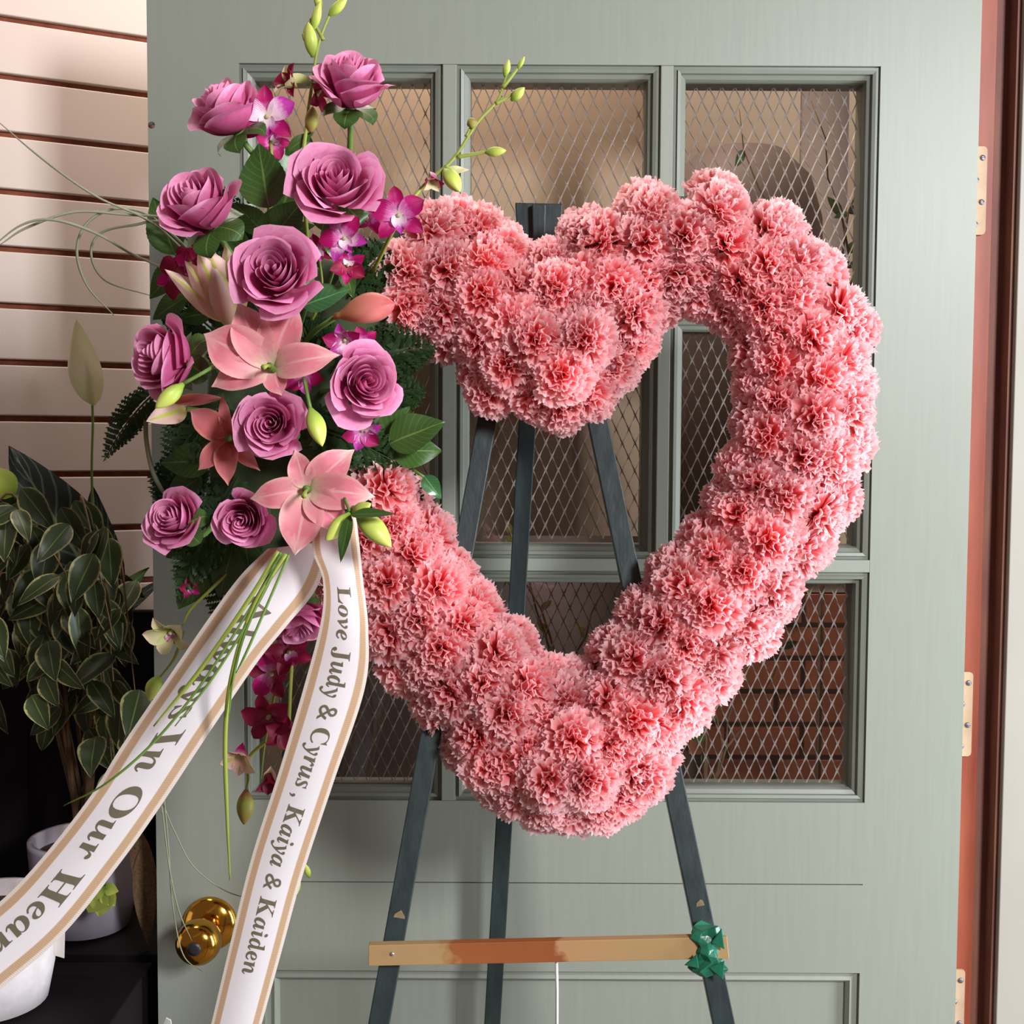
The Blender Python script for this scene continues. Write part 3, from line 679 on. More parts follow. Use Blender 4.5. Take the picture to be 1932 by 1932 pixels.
for i in range(nP):
    for k in range(nn): mb.f.append((i*nn+k, i*nn+(k+1) % nn, ((i+1) % nP)*nn+(k+1) % nn, ((i+1) % nP)*nn+k))
mb.build('foam_ring', 'foam', hw)
def carnation_mesh(seed, n=60):
    rr = random.Random(seed); mb = MB()
    for i in range(n):
        t = ((i+.5)/n); th = 1.72*t**.62+rr.uniform(-.10, .10); a = i*2.39996+rr.uniform(-.3, .3)
        L = (.80+.22*t)*rr.uniform(.88, 1.08); W = .26+.12*t; ph = rr.uniform(0, 6); k1 = rr.uniform(5, 8); amp = .066
        d = Vector((math.sin(th)*math.cos(a), math.sin(th)*math.sin(a), math.cos(th)))
        tg = Vector((-math.sin(a), math.cos(a), 0)); tg = (Matrix.Rotation(rr.uniform(-.7, .7)*(1.2-t), 3, d) @ tg); nm = d.cross(tg)
        bend = rr.uniform(-.05, .30)
        zz = [rr.uniform(-.055, .055) for _ in range(14)]
        def fn(u, v):
            iu = int(round((u+1)*5)); l = L*(v*(1-.10*u*u)+(zz[iu]+(.035 if iu % 2 else -.035))*v**4)
            return d*l+tg*(u*W*v**.9)+nm*(amp*math.sin(k1*u+ph)*v**1.6+bend*(v**3)*.5+.03*math.sin(9*u+ph*2)*v**2)
        mb.grid(10, 4, fn)
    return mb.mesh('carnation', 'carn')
CM_ = [carnation_mesh(s) for s in range(7)]
cum = [0]
for i in range(nP): cum.append(cum[-1]+(cen[(i+1) % nP]-cen[i]).length)
TL = cum[-1]
def at(s):
    s %= TL
    for i in range(nP):
        if cum[i+1] >= s: f = (s-cum[i])/(cum[i+1]-cum[i]); return cen[i].lerp(cen[(i+1) % nP], f), i
import bisect
nc = 0
rows = [(-78, .044), (-40, .040), (0, .0385), (40, .040), (78, .044)]
for ri, (ph, sp) in enumerate(rows):
    n = int(TL/sp)
    for k in range(n):
        s = (k+(.5 if ri % 2 else 0))*TL/n+R.uniform(-.006, .006)
        c, i = at(s); t, sd = side(i); a = math.radians(ph+R.uniform(-7, 7))
        dirn = (PN*math.cos(a)+sd*math.sin(a))
        rad = .0375+R.uniform(-.003, .003)
        pos = c+PN*math.cos(a)*rad*1.0+sd*math.sin(a)*rad*1.18-PN*.006
        ax = (dirn+Vector((R.uniform(-.18, .18), R.uniform(-.1, .1), R.uniform(-.18, .18)))).normalized()
        # project to photo to leave out what the spray hides
        v = CM.inverted() @ pos; qx, qy = 966+F*v.x/-v.z, 966-F*v.y/-v.z
        if qx < 690 and qy < 1010: continue
        if qx < 765 and qy < 890: continue
        if 745 < qx < 800 and 640 < qy < 900: continue
        # keep the notch of the heart open
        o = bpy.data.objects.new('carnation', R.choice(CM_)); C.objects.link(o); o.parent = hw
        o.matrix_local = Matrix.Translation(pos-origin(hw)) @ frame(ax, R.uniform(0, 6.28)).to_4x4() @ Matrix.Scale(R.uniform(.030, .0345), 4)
        nc += 1
for (x, y, dY, s_) in ((1050, 545, -.075, .030), (1062, 705, -.085, .031), (1010, 640, -.09, .031), (1100, 640, -.09, .031), (1060, 765, -.03, .031), (1010, 745, -.03, .030), (1108, 742, -.035, .030), (1040, 500, -.045, .029), (960, 690, -.06, .030),
                     (1075, 1330, -.055, .030), (1080, 1395, -.085, .031), (1040, 1470, -.085, .031), (1110, 1470, -.085, .031), (1078, 1518, -.03, .031), (1025, 1508, -.03, .031), (1130, 1512, -.035, .031), (1075, 1290, -.02, .028), (975, 1488, -.04, .029), (1168, 1500, -.04, .029), (930, 1445, -.05, .029), (1210, 1462, -.05, .029), (860, 425, -.03, .029), (905, 440, -.03, .029), (950, 480, -.04, .029), (1155, 690, -.03, .029), (1185, 645, -.03, .029), (925, 735, -.02, .028), (1105, 445, -.03, .029)):
    Yc = wy(y)+dY*.56+.006; pos = P(x, y, Yc)
    o = bpy.data.objects.new('carnation', R.choice(CM_)); C.objects.link(o); o.parent = hw
    o.matrix_local = Matrix.Translation(pos-origin(hw)) @ frame(Vector((R.uniform(-.2, .2), -1, (.6 if y in (500, 1290) else (-.7 if y in (745, 742, 765, 1515, 1520, 1525) else 0)))), R.uniform(0, 6.28)).to_4x4() @ Matrix.Scale(s_, 4); nc += 1
print('carnations', nc)

# ------------------------------------------------------------------ ribbons
def smooth2(L_, R_, n):
    return catmull(L_, n), catmull(R_, n)
def ribbon(label, left, right, word, s_from, s_to, size, side_off=0.0, n=12):
    """left / right: matching rows of (px, py, Y)"""
    Ls, Rs = smooth2([P(*a) for a in left], [P(*a) for a in right], n)
    o = empty('printed_ribbon', Ls[0], label, 'ribbon', 'printed white ribbon tails')
    m = len(Ls)
    arc = [0]
    for i in range(1, m): arc.append(arc[-1]+((Ls[i]+Rs[i])/2-(Ls[i-1]+Rs[i-1])/2).length)
    mb = MB(); k = 10
    def S(i, t): return Ls[i].lerp(Rs[i], t)+Vector((0, -.003*math.sin(PI*t), 0))
    for i in range(m):
        for j in range(k+1): mb.v.append(S(i, j/k)); mb.uv.append((j/k, arc[i]*8))
    mb.f = [(i*(k+1)+j, i*(k+1)+j+1, (i+1)*(k+1)+j+1, (i+1)*(k+1)+j) for i in range(m-1) for j in range(k)]
    mb.build('band', 'ribbon', o)
    def surf(s, t):
        i = max(0, min(m-2, bisect.bisect_right(arc, s)-1)); f = (s-arc[i])/(arc[i+1]-arc[i]); a = S(i, t).lerp(S(i+1, t), f)
        nn_ = (S(i+1, t)-S(i, t)).cross(S(i, 1)-S(i, 0)).normalized(); nn_ = nn_ if nn_.y < 0 else -nn_
        return a+nn_*.0006
    # lettering: bold serif capitals, cursive-shaped small letters
    runs = []; 
    for ch in word:
        kind = 'sp' if ch == ' ' else ('cap' if ch.isupper() else ('low' if ch.islower() else 'sym'))
        if runs and runs[-1][0] == kind == 'low': runs[-1][1] += ch
        else: runs.append([kind, ch])
    vs, fs, xcur = [], [], 0
    for kind, tx in runs:
        if kind == 'sp': xcur += .26; continue
        g = ''.join(chr(0x1D482+ord(c)-97) if kind == 'low' else (chr(0x1D400+ord(c)-65) if kind == 'cap' else c) for c in tx)
        cu = bpy.data.curves.new('text', 'FONT'); cu.body = g; cu.size = 1; cu.resolution_u = 4; cu.shear = -.16 if kind == 'low' else 0
        to = bpy.data.objects.new('text', cu); C.objects.link(to); me = to.to_mesh()
        xs = [v.co.x for v in me.vertices]
        if not xs: print('NO GLYPH', tx); continue
        x0 = min(xs); k0 = len(vs)
        vs += [(v.co.x-x0+xcur, v.co.y) for v in me.vertices]; fs += [tuple(i+k0 for i in p.vertices) for p in me.polygons]
        xcur += max(xs)-x0+.045
        to.to_mesh_clear(); bpy.data.objects.remove(to); bpy.data.curves.remove(cu)
    mb = MB(); sx = (s_to-s_from)/xcur
    mb.pts([surf(arc[-1]*0+s_from+x*sx, .5-side_off-(.30-y)*size*-1*-1 if False else .5+side_off+(y-.30)*size) for x, y in vs], fs)
    mb.build('lettering', 'print', o, False)
    return o, arc[-1]
r1, a1 = ribbon('wide white ribbon with gold stripes sweeping down to the lower left corner',
    [(505, 1035, -.33), (452, 1088, -.335), (390, 1172, -.34), (332, 1257, -.34), (233, 1402, -.345), (172, 1500, -.355), (89, 1607, -.36), (8, 1694, -.365), (-90, 1768, -.37)],
    [(625, 1020, -.33), (598, 1108, -.335), (540, 1182, -.34), (485, 1250, -.34), (393, 1385, -.345), (303, 1521, -.355), (224, 1632, -.36), (118, 1764, -.365), (-10, 1876, -.37)],
    'Always In Our Hearts', .052, .448, .50, .0)
r2, a2 = ribbon('narrower white ribbon with gold stripes hanging down left of the easel leg',
    [(590, 985, -.36), (590, 1040, -.365), (609, 1095, -.37), (606, 1170, -.375), (575, 1290, -.37), (528, 1450, -.365), (474, 1620, -.36), (432, 1790, -.36), (392, 1960, -.36)],
    [(672, 975, -.36), (679, 1035, -.365), (685, 1095, -.37), (695, 1190, -.375), (688, 1300, -.37), (628, 1480, -.365), (570, 1655, -.36), (530, 1800, -.36), (486, 1960, -.36)],
    'Love Judy & Cyrus , Kaiya & Kaiden', .056, .396, .455, .0)
print('ribbon lengths', a1, a2)

# ------------------------------------------------------------------ flower spray: foam cage and greenery
fm = tag(MB().lathe([(.03, -.155), (.062, -.14), (.07, 0), (.062, .14), (.03, .155)], 20, Matrix.Translation(P(548, 800, -.20)) @ Matrix.Diagonal((1.15, .45, 1, 1))).build('foam_block', 'foam'), 'green floral foam block buried behind the roses', 'foam block')
FC = P(560, 740, -.22)
def fern(a, b, label, wpx=60, Y0=-.22, Y1=-.24, seed=0, m='fern'):
    rr = random.Random(seed); p, q = P(*a, Y0), P(*b, Y1); L = (q-p).length; d = (q-p).normalized()
    s = d.cross(Vector((0, -1, 0))).normalized(); nrm = s.cross(d)
    o = empty('fern_frond', p, label, 'fern', 'dark fern fronds in the flower spray'); mb = MB()
    pts = [p+d*L*t+Vector((0, .02*t*t, -.02*t*t)) for t in [i/14 for i in range(15)]]
    MB().tube(pts, [.0012*(1-.7*i/14) for i in range(15)], 5).build('stem', 'fern', o)
    W = M_(wpx, Y0)
    N = 17
    for i in range(1, N):
        t = i/N; c = p+d*L*t+Vector((0, .02*t*t, -.02*t*t)); wl = W*math.sin(PI*min(1, t*.8+.22))
        for sg in (1, -1):
            dd = (s*sg+d*.55+nrm*rr.uniform(-.3, .3)).normalized()
            for j in range(1, 7):       # small leaflets along each pinna
                f = j/6.5; cc = c+dd*wl*f; ls = wl*.36*(1.15-f)+.003
                for g in (1, -1):
                    e = (dd*.55+d*g*.9+nrm*rr.uniform(-.3, .3)).normalized(); w_ = dd*ls*.34
                    mb.pts([cc, cc+e*ls*.5+w_, cc+e*ls, cc+e*ls*.5-w_], [(0, 1, 2, 3)], [(.5, 0), (0, .5), (.5, 1), (1, .5)])
    tag(mb.build('leaflets', m, o, False), kind='stuff')
    return o
fr = [((640, 620), (800, 470), 'dark fern frond reaching up right towards the carnations'), ((660, 560), (735, 420), 'dark fern frond under the topmost facing orchid bloom'),
      ((650, 700), (825, 610), 'dark fern frond below the lowest left lobe carnations'), ((660, 780), (800, 690), 'dark fern frond right of the mauve rose by the mesh'),
      ((620, 840), (800, 905), 'fern frond spreading low right above the lower carnations'), ((560, 800), (760, 840), 'fern frond behind the large dark leaf'),
      ((420, 640), (300, 520), 'dark fern frond behind the magenta petals at left'), ((430, 760), (300, 860), 'dark fern frond left of the salmon lily'),
      ((450, 900), (320, 1100), 'dark fern frond under the leftmost low rose'), ((470, 960), (400, 1160), 'dark fern frond hanging behind the wide ribbon'),
      ((520, 520), (560, 400), 'dark fern frond between the two facing roses'), ((480, 500), (330, 300), 'dark fern frond behind the upper left rose'),
      ((380, 880), (290, 940), 'short dark fern frond over the door edge'), ((600, 700), (560, 560), 'dark fern frond behind the big open lily'),
      ((480, 700), (420, 620), 'short fern frond hidden left of the open lily'), ((560, 900), (660, 800), 'dark fern frond above the lowest open lily')]
for i, (a, b, l) in enumerate(fr): fern(a, b, l, 62, -.23-.02*(i % 3), -.25-.02*(i % 3), i)
fern((300, 735), (180, 830), 'dark fern tip poking out left over the slatted wall', 34, -.24, -.25, 40)

def leafy(label, stem_pts, leaves, m='leaf', wd=.55, serr=.06):
    """a sprig: stem through photo points, leaves given as (ax, ay, tx, ty, Y, axis)"""
    pts = [P(*s) for s in stem_pts]; o = empty('leaf_sprig', pts[0], label, 'leaves', 'green leaf sprigs in the flower spray')
    MB().tube(catmull(pts, 5), .0013, 6).build('stem', 'stem', o)
    for i, (ax_, ay, tx, ty, Y, axis) in enumerate(leaves): point_leaf(o, P(ax_, ay, Y), P(tx, ty, Y-.005), m, wd, axis, serr=serr, key=i)
    return o
leafy('dark green rose leaves between the upper roses', [(500, 560, -.24), (512, 430, -.31), (520, 395, -.32)],
      [(508, 392, 482, 268, -.335, (-.2, -1, .1)), (530, 400, 583, 248, -.30, (.3, -1, 0)), (520, 440, 570, 378, -.32, (.3, -1, .3))], wd=.78)
leafy('shadowed leaves above the mauve rose at the spray centre', [(520, 600, -.24), (480, 470, -.28)], [(470, 470, 400, 430, -.28, (0, -1, .3)), (500, 440, 440, 380, -.28, (0, -1, .2)), (520, 450, 590, 420, -.27, (0, -1, .4)), (500, 450, 520, 385, -.29, (0, -1, .2))], wd=.6)
leafy('glossy oval leaf right of the mauve rose at the spray centre', [(560, 640, -.24), (580, 575, -.31)], [(572, 578, 655, 540, -.325, (.1, -1, .5))], 'glossleaf', .62, 0)
leafy('dark narrow leaf under the upper right mauve rose', [(600, 600, -.24), (640, 480, -.30)], [(618, 420, 648, 505, -.315, (.2, -1, 0)), (650, 500, 665, 560, -.30, (0, -1, 0))], wd=.5)
leafy('large dark leaves over the mesh right of the spray', [(640, 830, -.23), (700, 870, -.26), (760, 860, -.27)],
      [(735, 838, 835, 790, -.275, (0, -1, .5)), (740, 850, 832, 850, -.27, (0, -1, .1)), (725, 850, 770, 765, -.26, (-.2, -1, .2))], wd=.72)
leafy('small bright leaf tip hanging right over the dark muntin', [(740, 860, -.25), (800, 900, -.27)], [(800, 898, 832, 940, -.27, (0, -1, .3))], 'glossleaf', .62, 0)
leafy('shadowed leaves behind the salmon lily', [(480, 820, -.22), (360, 890, -.26)], [(400, 870, 300, 870, -.26, (0, -1, .3)), (380, 900, 310, 940, -.26, (0, -1, .2)), (420, 860, 330, 820, -.25, (0, -1, .3)), (430, 940, 390, 1010, -.26, (0, -1, .1))], wd=.7)
leafy('leaves at the upper left edge over the door edge', [(470, 560, -.22), (330, 480, -.25)], [(340, 500, 278, 560, -.25, (0, -1, .2)), (330, 480, 285, 370, -.24, (0, -1, .2)), (350, 560, 285, 600, -.25, (0, -1, .2)), (400, 590, 330, 600, -.24, (0, -1, .2))], wd=.6)
leafy('leaves hanging under the lowest roses left of the wide ribbon', [(480, 960, -.22), (400, 1060, -.26)], [(430, 1020, 340, 1090, -.26, (0, -1, .2)), (400, 1040, 330, 1150, -.25, (0, -1, .2)), (440, 1030, 410, 1130, -.26, (0, -1, .1)), (390, 1020, 310, 1050, -.25, (0, -1, .2)), (460, 1000, 470, 1090, -.25, (0, -1, .2))], wd=.6)
leafy('leaf pair on the green bud stem over the ribbon top', [(650, 940, -.39), (660, 965, -.40)], [(661, 972, 637, 1060, -.415, (-.3, -1, .1)), (662, 972, 742, 962, -.42, (0, -1, .9))], 'leaf', .28, 0)
leafy('narrow leaf beside the left rose', [(400, 660, -.24), (350, 700, -.35)], [(352, 700, 322, 645, -.36, (.6, -1, .2))], 'leaf', .2, 0)

# ------------------------------------------------------------------ roses
rose(662, 163, 71, -.33, (.10, -.62, .78), 'topmost mauve rose on a thin stem, tilted to face up', 0, .4, P(655, 330, -.26), 1.35)
rose(427, 212, 74, -.34, (-.42, -.50, .76), 'mauve rose at the upper left facing up, pale sepals under it', 1, 1.2, P(470, 380, -.26), 1.25)
rose(634, 345, 88, -.37, (.10, -.90, .42), 'mauve rose fully open above the orchid bloom, under the topmost rose', 2, .2, P(600, 500, -.25))
rose(377, 390, 86, -.36, (-.30, -.72, .60), 'mauve rose at upper left directly above the half open pale lily', 1, 2.0, P(460, 520, -.25), 1.2)
rose(519, 515, 89, -.385, (0.0, -.96, .25), 'largest open mauve rose in the middle, just above the big pink lily', 0, 2.2, P(540, 560, -.25))
rose(313, 674, 80, -.36, (-.66, -.74, .10), 'mauve rose at the far left facing the slatted wall', 2, 3.0, P(420, 690, -.24), 1.2, [(.3, .45)])
rose(690, 722, 74, -.37, (.42, -.90, .05), 'mauve rose at the right of the spray next to the metal mesh', 1, 1.0, P(600, 740, -.24), 1.0, [(2.9, .4)])
rose(512, 800, 69, -.375, (0.02, -1, .06), 'round tightly coiled mauve rose between the two open pink lilies', 0, 4.0, P(520, 800, -.24))
rose(328, 980, 62, -.35, (-.35, -.85, .38), 'small mauve rose lowest at the far left', 2, 1.5, P(430, 960, -.24), 1.05)
rose(458, 980, 60, -.35, (-.05, -.98, -.12), 'small mauve rose left of the lowest open lily', 1, 5.2, P(480, 940, -.24))
rose(562, 1172, 64, -.30, (.15, -.55, -.80), 'pinkish rose hanging upside down between the two ribbons', 0, .9, P(570, 980, -.24), 1.1)

# ------------------------------------------------------------------ lilies
lily(508, 690, -.375, [(366, 618, 1.35, .25), (432, 560, 1.15, .1), (548, 562, 1.35, .15), (634, 664, 1.0, .5), (383, 722, 1.05, .35), (524, 742, 1.6, .0)],
     'big open pink lily in the middle of the spray', 'lily', (-.08, -1, .12), .50, .30)
lily(577, 922, -.385, [(460, 938, 1.0, .4), (546, 846, 1.2, .2), (664, 848, 1.15, .45), (704, 938, 1.05, .3), (554, 1050, 1.25, .15), (652, 1006, 1.1, .3)],
     'open pink lily lowest in the spray, above the ribbon tops', 'lily', (0, -1, .05), .52, .28)
lily(430, 826, -.345, [(332, 762, 1.1, .2), (396, 738, .6, .1), (350, 884, .95, .3), (414, 914, 1.1, .3), (478, 888, .8, .3), (492, 800, .9, .2)],
     'salmon lily in shade left of the round coiled rose', 'salmon', (-.2, -1, .1), .50, .3, False)
# half-open pale lily seen from its side
lo = empty('lily', P(438, 610, -.33), 'half open pale pink lily seen from behind at upper left', 'lily', 'pink lilies in the flower spray')
for i, (bx_, by_, tx, ty, wd_, Y) in enumerate(((430, 604, 350, 490, .40, -.33), (436, 606, 312, 508, .30, -.32), (440, 600, 392, 466, .42, -.345), (444, 604, 424, 462, .36, -.34), (434, 604, 372, 480, .40, -.35))):
    point_leaf(lo, P(bx_, by_, -.31), P(tx, ty, Y), 'palelily', wd_, (-.1, -1, .1), 'petal', droop=-.10+.04*i, fold=-.5, key=i)
point_bud(lo, P(440, 625, -.31), P(402, 500, -.335), 'palelily', .36, 'tube')
# lily bud, pink
bo = empty('lily_bud', P(636, 596, -.30), 'large pink lily bud pointing right below the carnations', 'flower bud')
point_bud(bo, P(632, 598, -.31), P(745, 573, -.335), 'pinkbud', .42, 'bud', lobes=3, amp=.13, tip=1.25)
MB().tube([P(560, 660, -.24), P(600, 620, -.28), P(636, 597, -.31)], .0024, 7).build('stem', 'stem', bo)
# pale back-facing lily at the door edge
lb = empty('lily', P(345, 775, -.30), 'cream lily seen from behind at the door edge, mostly hidden', 'lily', 'pink lilies in the flower spray')
point_leaf(lb, P(352, 772, -.30), P(278, 790, -.32), 'palelily', .62, (-.1, -1, .2), 'petal')
point_leaf(lb, P(352, 768, -.295), P(292, 752, -.31), 'palelily', .55, (-.1, -1, .5), 'petal', key=2)
point_leaf(lb, P(330, 760, -.305), P(420, 745, -.30), 'salmon', .3, (-.1, -1, .5), 'petal', key=3)
MB().tube([P(350, 772, -.30), P(420, 780, -.24)], .0025, 7).build('stem', 'stem', lb)
for (a, b, st, l) in (((346, 724), (293, 770), (405, 690), 'yellow green bud hanging below the far left rose'), ((585, 770), (608, 842), (575, 720), 'yellow green bud beside the round coiled rose'),
                      ((660, 968), (614, 1020), (668, 955), 'yellow green bud left of the ribbon top leaves'), ((672, 966), (738, 1032), (668, 955), 'yellow green bud right of the ribbon top leaves'),
                      ((664, 968), (700, 950), (668, 960), 'small green bud just above the ribbon top leaves')):
    Yb2 = -.40 if a[1] > 900 else -.385
    o = empty('flower_bud', P(*a, Yb2), l, 'flower bud', 'green lily buds in the flower spray')
    point_bud(o, P(*a, Yb2), P(*b, Yb2-.01), 'bud', .44, 'bud', lobes=3, amp=.08, tip=.95)
    MB().tube(catmull([P(*a, Yb2+.003), P(*st, Yb2+.02), P(st[0], st[1]-10, -.26)], 5), .0016, 6).build('stem', 'stem', o)

# ------------------------------------------------------------------ orchid sprays
def spray(label, stems, Y):
    o = empty('orchid_spray', P(stems[0][0][0], stems[0][0][1], Y), label, 'orchid', 'orchid sprays in the flower arrangement')
    for s in stems:
        pts = catmull([P(p[0], p[1], p[2] if len(p) > 2 else Y) for p in s], 6)
        MB().tube(pts, [.0019*(1-.55*i/len(pts)) for i in range(len(pts))], 7).build('stem', 'lime', o)
    return o
def obud(o, a, b, Y, m='bud', fat=.38): point_bud(o, P(*a, Y), P(*b, Y-.004), m, fat, 'bud', lobes=2, amp=.08)
Y = -.31
s1 = spray('orchid spray with green buds rising past the top of the picture', [[(585, 520, -.24), (572, 330), (578, 240), (590, 150), (602, 80), (625, 22), (650, -20)], [(588, 100), (575, 60), (598, 20)], [(610, 75), (590, 40)]], Y)
obud(s1, (590, 108), (582, 42), Y-.01); obud(s1, (588, 90), (570, 62), Y-.01, 'olivebud'); obud(s1, (620, 30), (655, -4), Y); obud(s1, (604, 22), (596, -18), Y); obud(s1, (590, 60), (604, 2), Y, 'bud', .3)
obud(s1, (586, 250), (590, 200), Y, 'olivebud', .5)
blossom(s1, 560, 165, Y-.01, 46, (-.7, -.6, .4), .4, ('orchgreen', 'crimson', 'crimson'), .7)
blossom(s1, 595, 172, Y-.0, 40, (.7, -.5, -.4), 1.2, ('crimson', 'crimson', 'palelily'), .5)
point_leaf(s1, P(585, 150, Y), P(528, 146, Y-.01), 'orchgreen', .4, (0, -1, .4), 'sepal')
point_leaf(s1, P(545, 285, Y), P(590, 245, Y), 'leaf', .42, (0, -1, .3), 'leaf')
Y = -.335
s2 = spray('orchid spray with lime buds reaching up right over the mesh', [[(700, 520, -.25), (755, 410), (800, 350), (855, 300), (900, 232), (938, 190), (950, 160), (956, 140)], [(948, 166), (968, 140), (985, 118)], [(935, 195), (955, 185), (968, 175)], [(862, 296), (900, 290), (920, 286)], [(880, 258), (888, 240)], [(840, 312), (856, 330)]], Y)
obud(s2, (952, 145), (960, 112), Y, fat=.42); obud(s2, (976, 132), (990, 106), Y, fat=.3); obud(s2, (964, 190), (990, 165), Y, fat=.5); obud(s2, (915, 288), (955, 284), Y, 'bud', .42); obud(s2, (882, 236), (900, 228), Y, 'olivebud', .9)
point_bud(s2, P(838, 318, Y), P(868, 362, Y-.01), 'bud', .5, 'bud')
point_leaf(s2, P(838, 325, Y), P(884, 316, Y), 'orchgreen', .4, (0, -1, .4), 'sepal')
blossom(s2, 812, 325, Y, 40, (.2, -.5, -.8), 0, ('orchgreen', 'magenta', 'magenta'), 1.0)
blossom(s2, 752, 408, Y-.03, 56, (.05, -1, 0), .15, ('magenta', 'magenta', 'violet'), .05)
blossom(s2, 652, 452, Y-.03, 50, (-.2, -1, .1), .5, ('violet', 'magenta', 'violet'), .2)
blossom(s2, 690, 415, Y, 48, (.3, -.8, .3), 1.2, ('magenta', 'magenta', 'magenta'), .4)
Y = -.31
s3 = spray('magenta orchid blooms tucked right of the upper left rose', [[(500, 480, -.24), (512, 330), (508, 250), (490, 190)]], Y)
blossom(s3, 505, 222, Y-.01, 58, (.05, -1, -.05), .05, ('magenta', 'violet', 'violet'), .1)
blossom(s3, 512, 268, Y, 36, (.5, -1, -.3), 2.5, ('magenta', 'magenta', 'violet'), .3)
s4 = spray('crimson orchid blooms behind the pale half open lily', [[(470, 640, -.22), (400, 570, -.26), (345, 520, -.28), (340, 480, -.28)]], -.28)
blossom(s4, 342, 522, -.285, 50, (-.4, -1, .1), 1.9, ('magenta', 'crimson', 'crimson'), .2)
blossom(s4, 362, 498, -.275, 42, (-.2, -1, .2), .7, ('crimson', 'crimson', 'crimson'), .2)
s5 = spray('violet orchid blooms behind the right-hand mauve rose', [[(580, 700, -.22), (630, 640, -.28), (655, 625, -.31)], [(620, 760, -.22), (660, 830, -.28)], [(560, 700, -.22), (570, 720, -.3)]], -.30)
blossom(s5, 652, 640, -.335, 46, (-.1, -.9, -.4), .1, ('violet', 'magenta', 'violet'), .5)
blossom(s5, 684, 650, -.32, 36, (.3, -1, .1), -.8, ('magenta', 'magenta', 'violet'), .3)
blossom(s5, 682, 808, -.325, 44, (.2, -.8, -.5), 2.9, ('violet', 'magenta', 'violet'), .4)
blossom(s5, 570, 705, -.33, 44, (.2, -1, -.3), 3.4, ('violet', 'magenta', 'magenta'), .4)
s6 = spray('magenta orchid bits right of the largest rose', [[(560, 660, -.22), (605, 560, -.28), (600, 470, -.3)]], -.3)
blossom(s6, 600, 475, -.315, 34, (.2, -1, .1), .3, ('crimson', 'magenta', 'violet'), .2)
blossom(s6, 655, 500, -.33, 40, (.3, -1, -.2), 3.0, ('magenta', 'crimson', 'violet'), .4)
Y = -.27
s7 = spray('drooping crimson orchid spray between the ribbons ending in a bud', [[(560, 1000, -.24), (540, 1180), (520, 1300), (500, 1400), (492, 1470)], [(500, 1400, -.28), (470, 1430, -.28), (468, 1470, -.28), (464, 1492, -.28)]], Y)
for (x, y, r, ax_, ro, mm, cl) in ((515, 1270, 52, (-.1, -1, -.1), 1.3, ('crimson', 'magenta', 'crimson'), .2), (545, 1230, 50, (.2, -.9, .1), .4, ('crimson', 'crimson', 'magenta'), .3),
                               (510, 1350, 56, (-.2, -1, -.2), .2, ('crimson', 'crimson', 'crimson'), .2), (530, 1375, 42, (.4, -.8, -.3), 2.2, ('crimson', 'crimson', 'crimson'), .3),
                               (460, 1418, 48, (-.2, -.8, -.5), 2.9, ('palelily', 'palelily', 'magenta'), .6), (508, 1455, 46, (.1, -.6, -.7), 3.0, ('crimson', 'crimson', 'palelily'), .9)):
    blossom(s7, x, y, Y-.01, r, ax_, ro, mm, cl)
point_bud(s7, P(464, 1490, -.28), P(460, 1556, -.285), 'olivebud', .50, 'bud')
s8 = spray('small orchid with greenish sepals dangling over the dark cabinet', [[(470, 1040, -.24), (400, 1110), (360, 1150), (345, 1180)], [(345, 1190), (330, 1240), (300, 1280)]], Y)
blossom(s8, 326, 1188, Y-.01, 56, (-.2, -.8, -.5), .3, ('orchgreen', 'orchgreen', 'magenta'), .4)
obud(s8, (300, 1275), (280, 1322), Y, 'bud', .6)
blossom(s8, 360, 1110, Y, 22, (0, -1, 0), .3, ('magenta', 'crimson', 'magenta'), .2)
s9 = spray('thin bear grass stem with two tiny lime seed pods right of the narrow ribbon', [[(560, 1100, -.24), (545, 1400, -.26), (562, 1600, -.27), (560, 1690, -.27)]], Y)
obud(s9, (562, 1652), (560, 1688), Y, 'bud', .35); obud(s9, (584, 1656), (576, 1630), Y, 'bud', .35)

# ------------------------------------------------------------------ grass blades
def blade(label, pts, r=.0011, m='grassb'):
    q = catmull([P(*p) for p in pts], 8); n = len(q)
    tag(MB().tube(q, [r*min(1, (n-i)/n*2.5+.25) for i in range(n)], 5).build('grass_blade', m), label, 'grass blade', 'long thin grass blades of the spray')
blade('thin grass blade running straight up to the left picture edge', [(430, 560, -.24), (300, 430, -.27), (180, 370, -.30), (80, 300, -.33), (-20, 215, -.36)], .0010)
blade('outer looping grass blade over the slatted wall', [(420, 540, -.24), (300, 420, -.26), (225, 393, -.28), (165, 420, -.29), (145, 475, -.29), (165, 540, -.28), (215, 595, -.26)], .0013)
blade('inner looping grass blade over the slatted wall', [(420, 520, -.24), (320, 425, -.26), (250, 425, -.28), (190, 440, -.28), (172, 480, -.28), (200, 530, -.27), (285, 558, -.25)], .0012)
blade('grass blade arching left from the rose towards the edge', [(400, 560, -.24), (305, 505, -.26), (250, 480, -.28), (180, 440, -.30), (100, 415, -.32), (40, 425, -.33), (-20, 470, -.34)], .0013)
blade('faint grass blade arching over the fourth groove', [(330, 410, -.26), (240, 405, -.28), (140, 400, -.30), (50, 430, -.32), (0, 462, -.33)], .0012)
